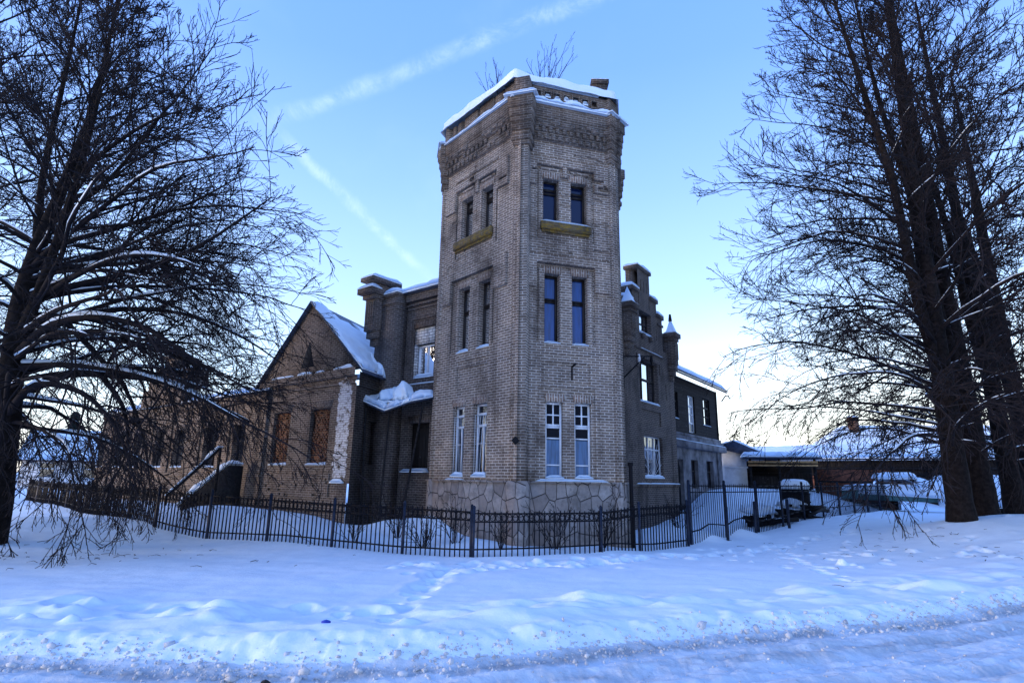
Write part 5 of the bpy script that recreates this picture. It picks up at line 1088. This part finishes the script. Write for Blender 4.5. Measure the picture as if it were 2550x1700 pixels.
for i, (x, y, lab, n, h) in enumerate(bl): bush('shrub', lab, 'shrub', (x, y, ground_z(x, y)), n, h, 50+i, 42, .012, (4, 3), 'bare shrubs along the fence')
# bare apple tree and conifers far behind
def small_tree(x, y, h, lab, seed):
    root, TP, TRr, P1, R1, g = make_tree('apple_tree', lab, 'tree', (x, y, .2), [([(x, y, 0), (x, y, h*.35), (x+.2, y, h*.7), (x, y, h*.9)], [.2, .17, .1, .03])], [(0, 22, .3, .98, h*.55, h*.3, 25, 60, -.8, -.2, .08, (0, 360))], seed)
    leafless_crown(root, P1, R1, g, (8, 6, 3), .014, (-.3, -.2, 0), (.4, .4, .45), False)
small_tree(24.6, 62, 6.4, 'small round bare apple tree showing over the shed roofs', 61)
small_tree(21.4, 66, 6.8, 'bare apple tree peeping out behind the white garage roof', 62)
def conifer(x, y, h, lab, seed):
    g = np.random.default_rng(seed); r = empty('spruce_tree', (x, y, 0), lab, 'tree', 'dark spruces far behind the left tree'); b = MB(); b.bar((x, y, -.3), (x, y, h), .25, .03, 7); b.build('trunk', M['bark'], r)
    n = 1500; t = g.random(n)**.8; z = h*(.06+.94*t); rad = (1-t)*h*.24*g.random(n)**.5+.05; a = g.random(n)*2*np.pi; layer = .25*np.sin(z*5)
    c = np.stack([x+np.cos(a)*(rad+layer*(1-t)), y+np.sin(a)*(rad+layer*(1-t)), z], 1); s = g.uniform(.25, .6, (n, 1)); o = np.stack([np.cos(a), np.sin(a), -.5+0*a], 1); p = np.stack([-np.sin(a), np.cos(a), 0*a], 1)
    Vv = np.stack([c-p*s*.45, c+p*s*.45, c+o*s*1.3], 1).reshape(-1, 3); raw_mesh('crown', Vv, np.arange(3*n).reshape(-1, 3), M['needle'], r)
conifer(-42, 66, 9.5, 'tallest dark spruce behind the white house', 1); conifer(-47, 70, 8.0, 'dark spruce left of the tallest one, behind the white house', 2); conifer(-36.5, 70, 8.2, 'dark spruce right of the tallest one, beside the far wing end', 3); conifer(-54, 72, 9.0, 'leftmost dark spruce, cut by the big tree trunk', 4)

# small litter and twigs
def lump(name, lab, cat, x, y, s, m):
    z = ground_z(x, y); Vl = ico_v*np.array((s, s*.7, s*.5))*(1+rng.uniform(-.3, .3, (12, 1)))+np.array((x, y, z+s*.3)); tag(raw_mesh(name, Vl, ico_f, m), lab, cat)
lump('plastic_bag', 'small crumpled blue plastic bag in the roadside snow', 'litter', -1.95, 6.75, .05, M['blue'])
lump('dirt_clod', 'dark clod of frozen dirt on the road edge', 'clod', -2.15, 5.72, .05, M['earth'])
tw = MB(); 
for a, b, r_ in (((-9.0, 13.4, .05), (-8.5, 13.5, .35), .012), ((-8.75, 13.45, .2), (-8.3, 13.3, .30), .009), ((-8.6, 13.5, .28), (-8.55, 13.5, .5), .007)): tw.bar(a, b, r_, .004, 4)
tag(tw.build('twig', M['twig']), 'short bare twig sticking out of the smooth snow left', 'twig')

# scraps of twig fallen on the snow under the trees
P = []; Q = []
for k in range(170):
    x, y = (random.gauss(-9.5, 2.2), random.gauss(13.0, 1.0)) if k < 90 else (random.gauss(10.5, 2.2), random.gauss(14.5, 1.6))
    a = random.uniform(0, 6.28); L_ = random.uniform(.04, .22); z = ground_z(x, y)+.012
    P.append([(x, y, z), (x+math.cos(a)*L_*.5, y+math.sin(a)*L_*.5, z+random.uniform(.0, .03)), (x+math.cos(a+.4)*L_, y+math.sin(a+.4)*L_, z+.005)]); Q.append([.006, .005, .003])
V_, F_ = tubes(np.array(P), np.array(Q), 3); tag(raw_mesh('fallen_twigs', V_, F_, M['twig']), 'scraps of fallen twig scattered on the snow below the trees', 'twigs', kind='stuff')
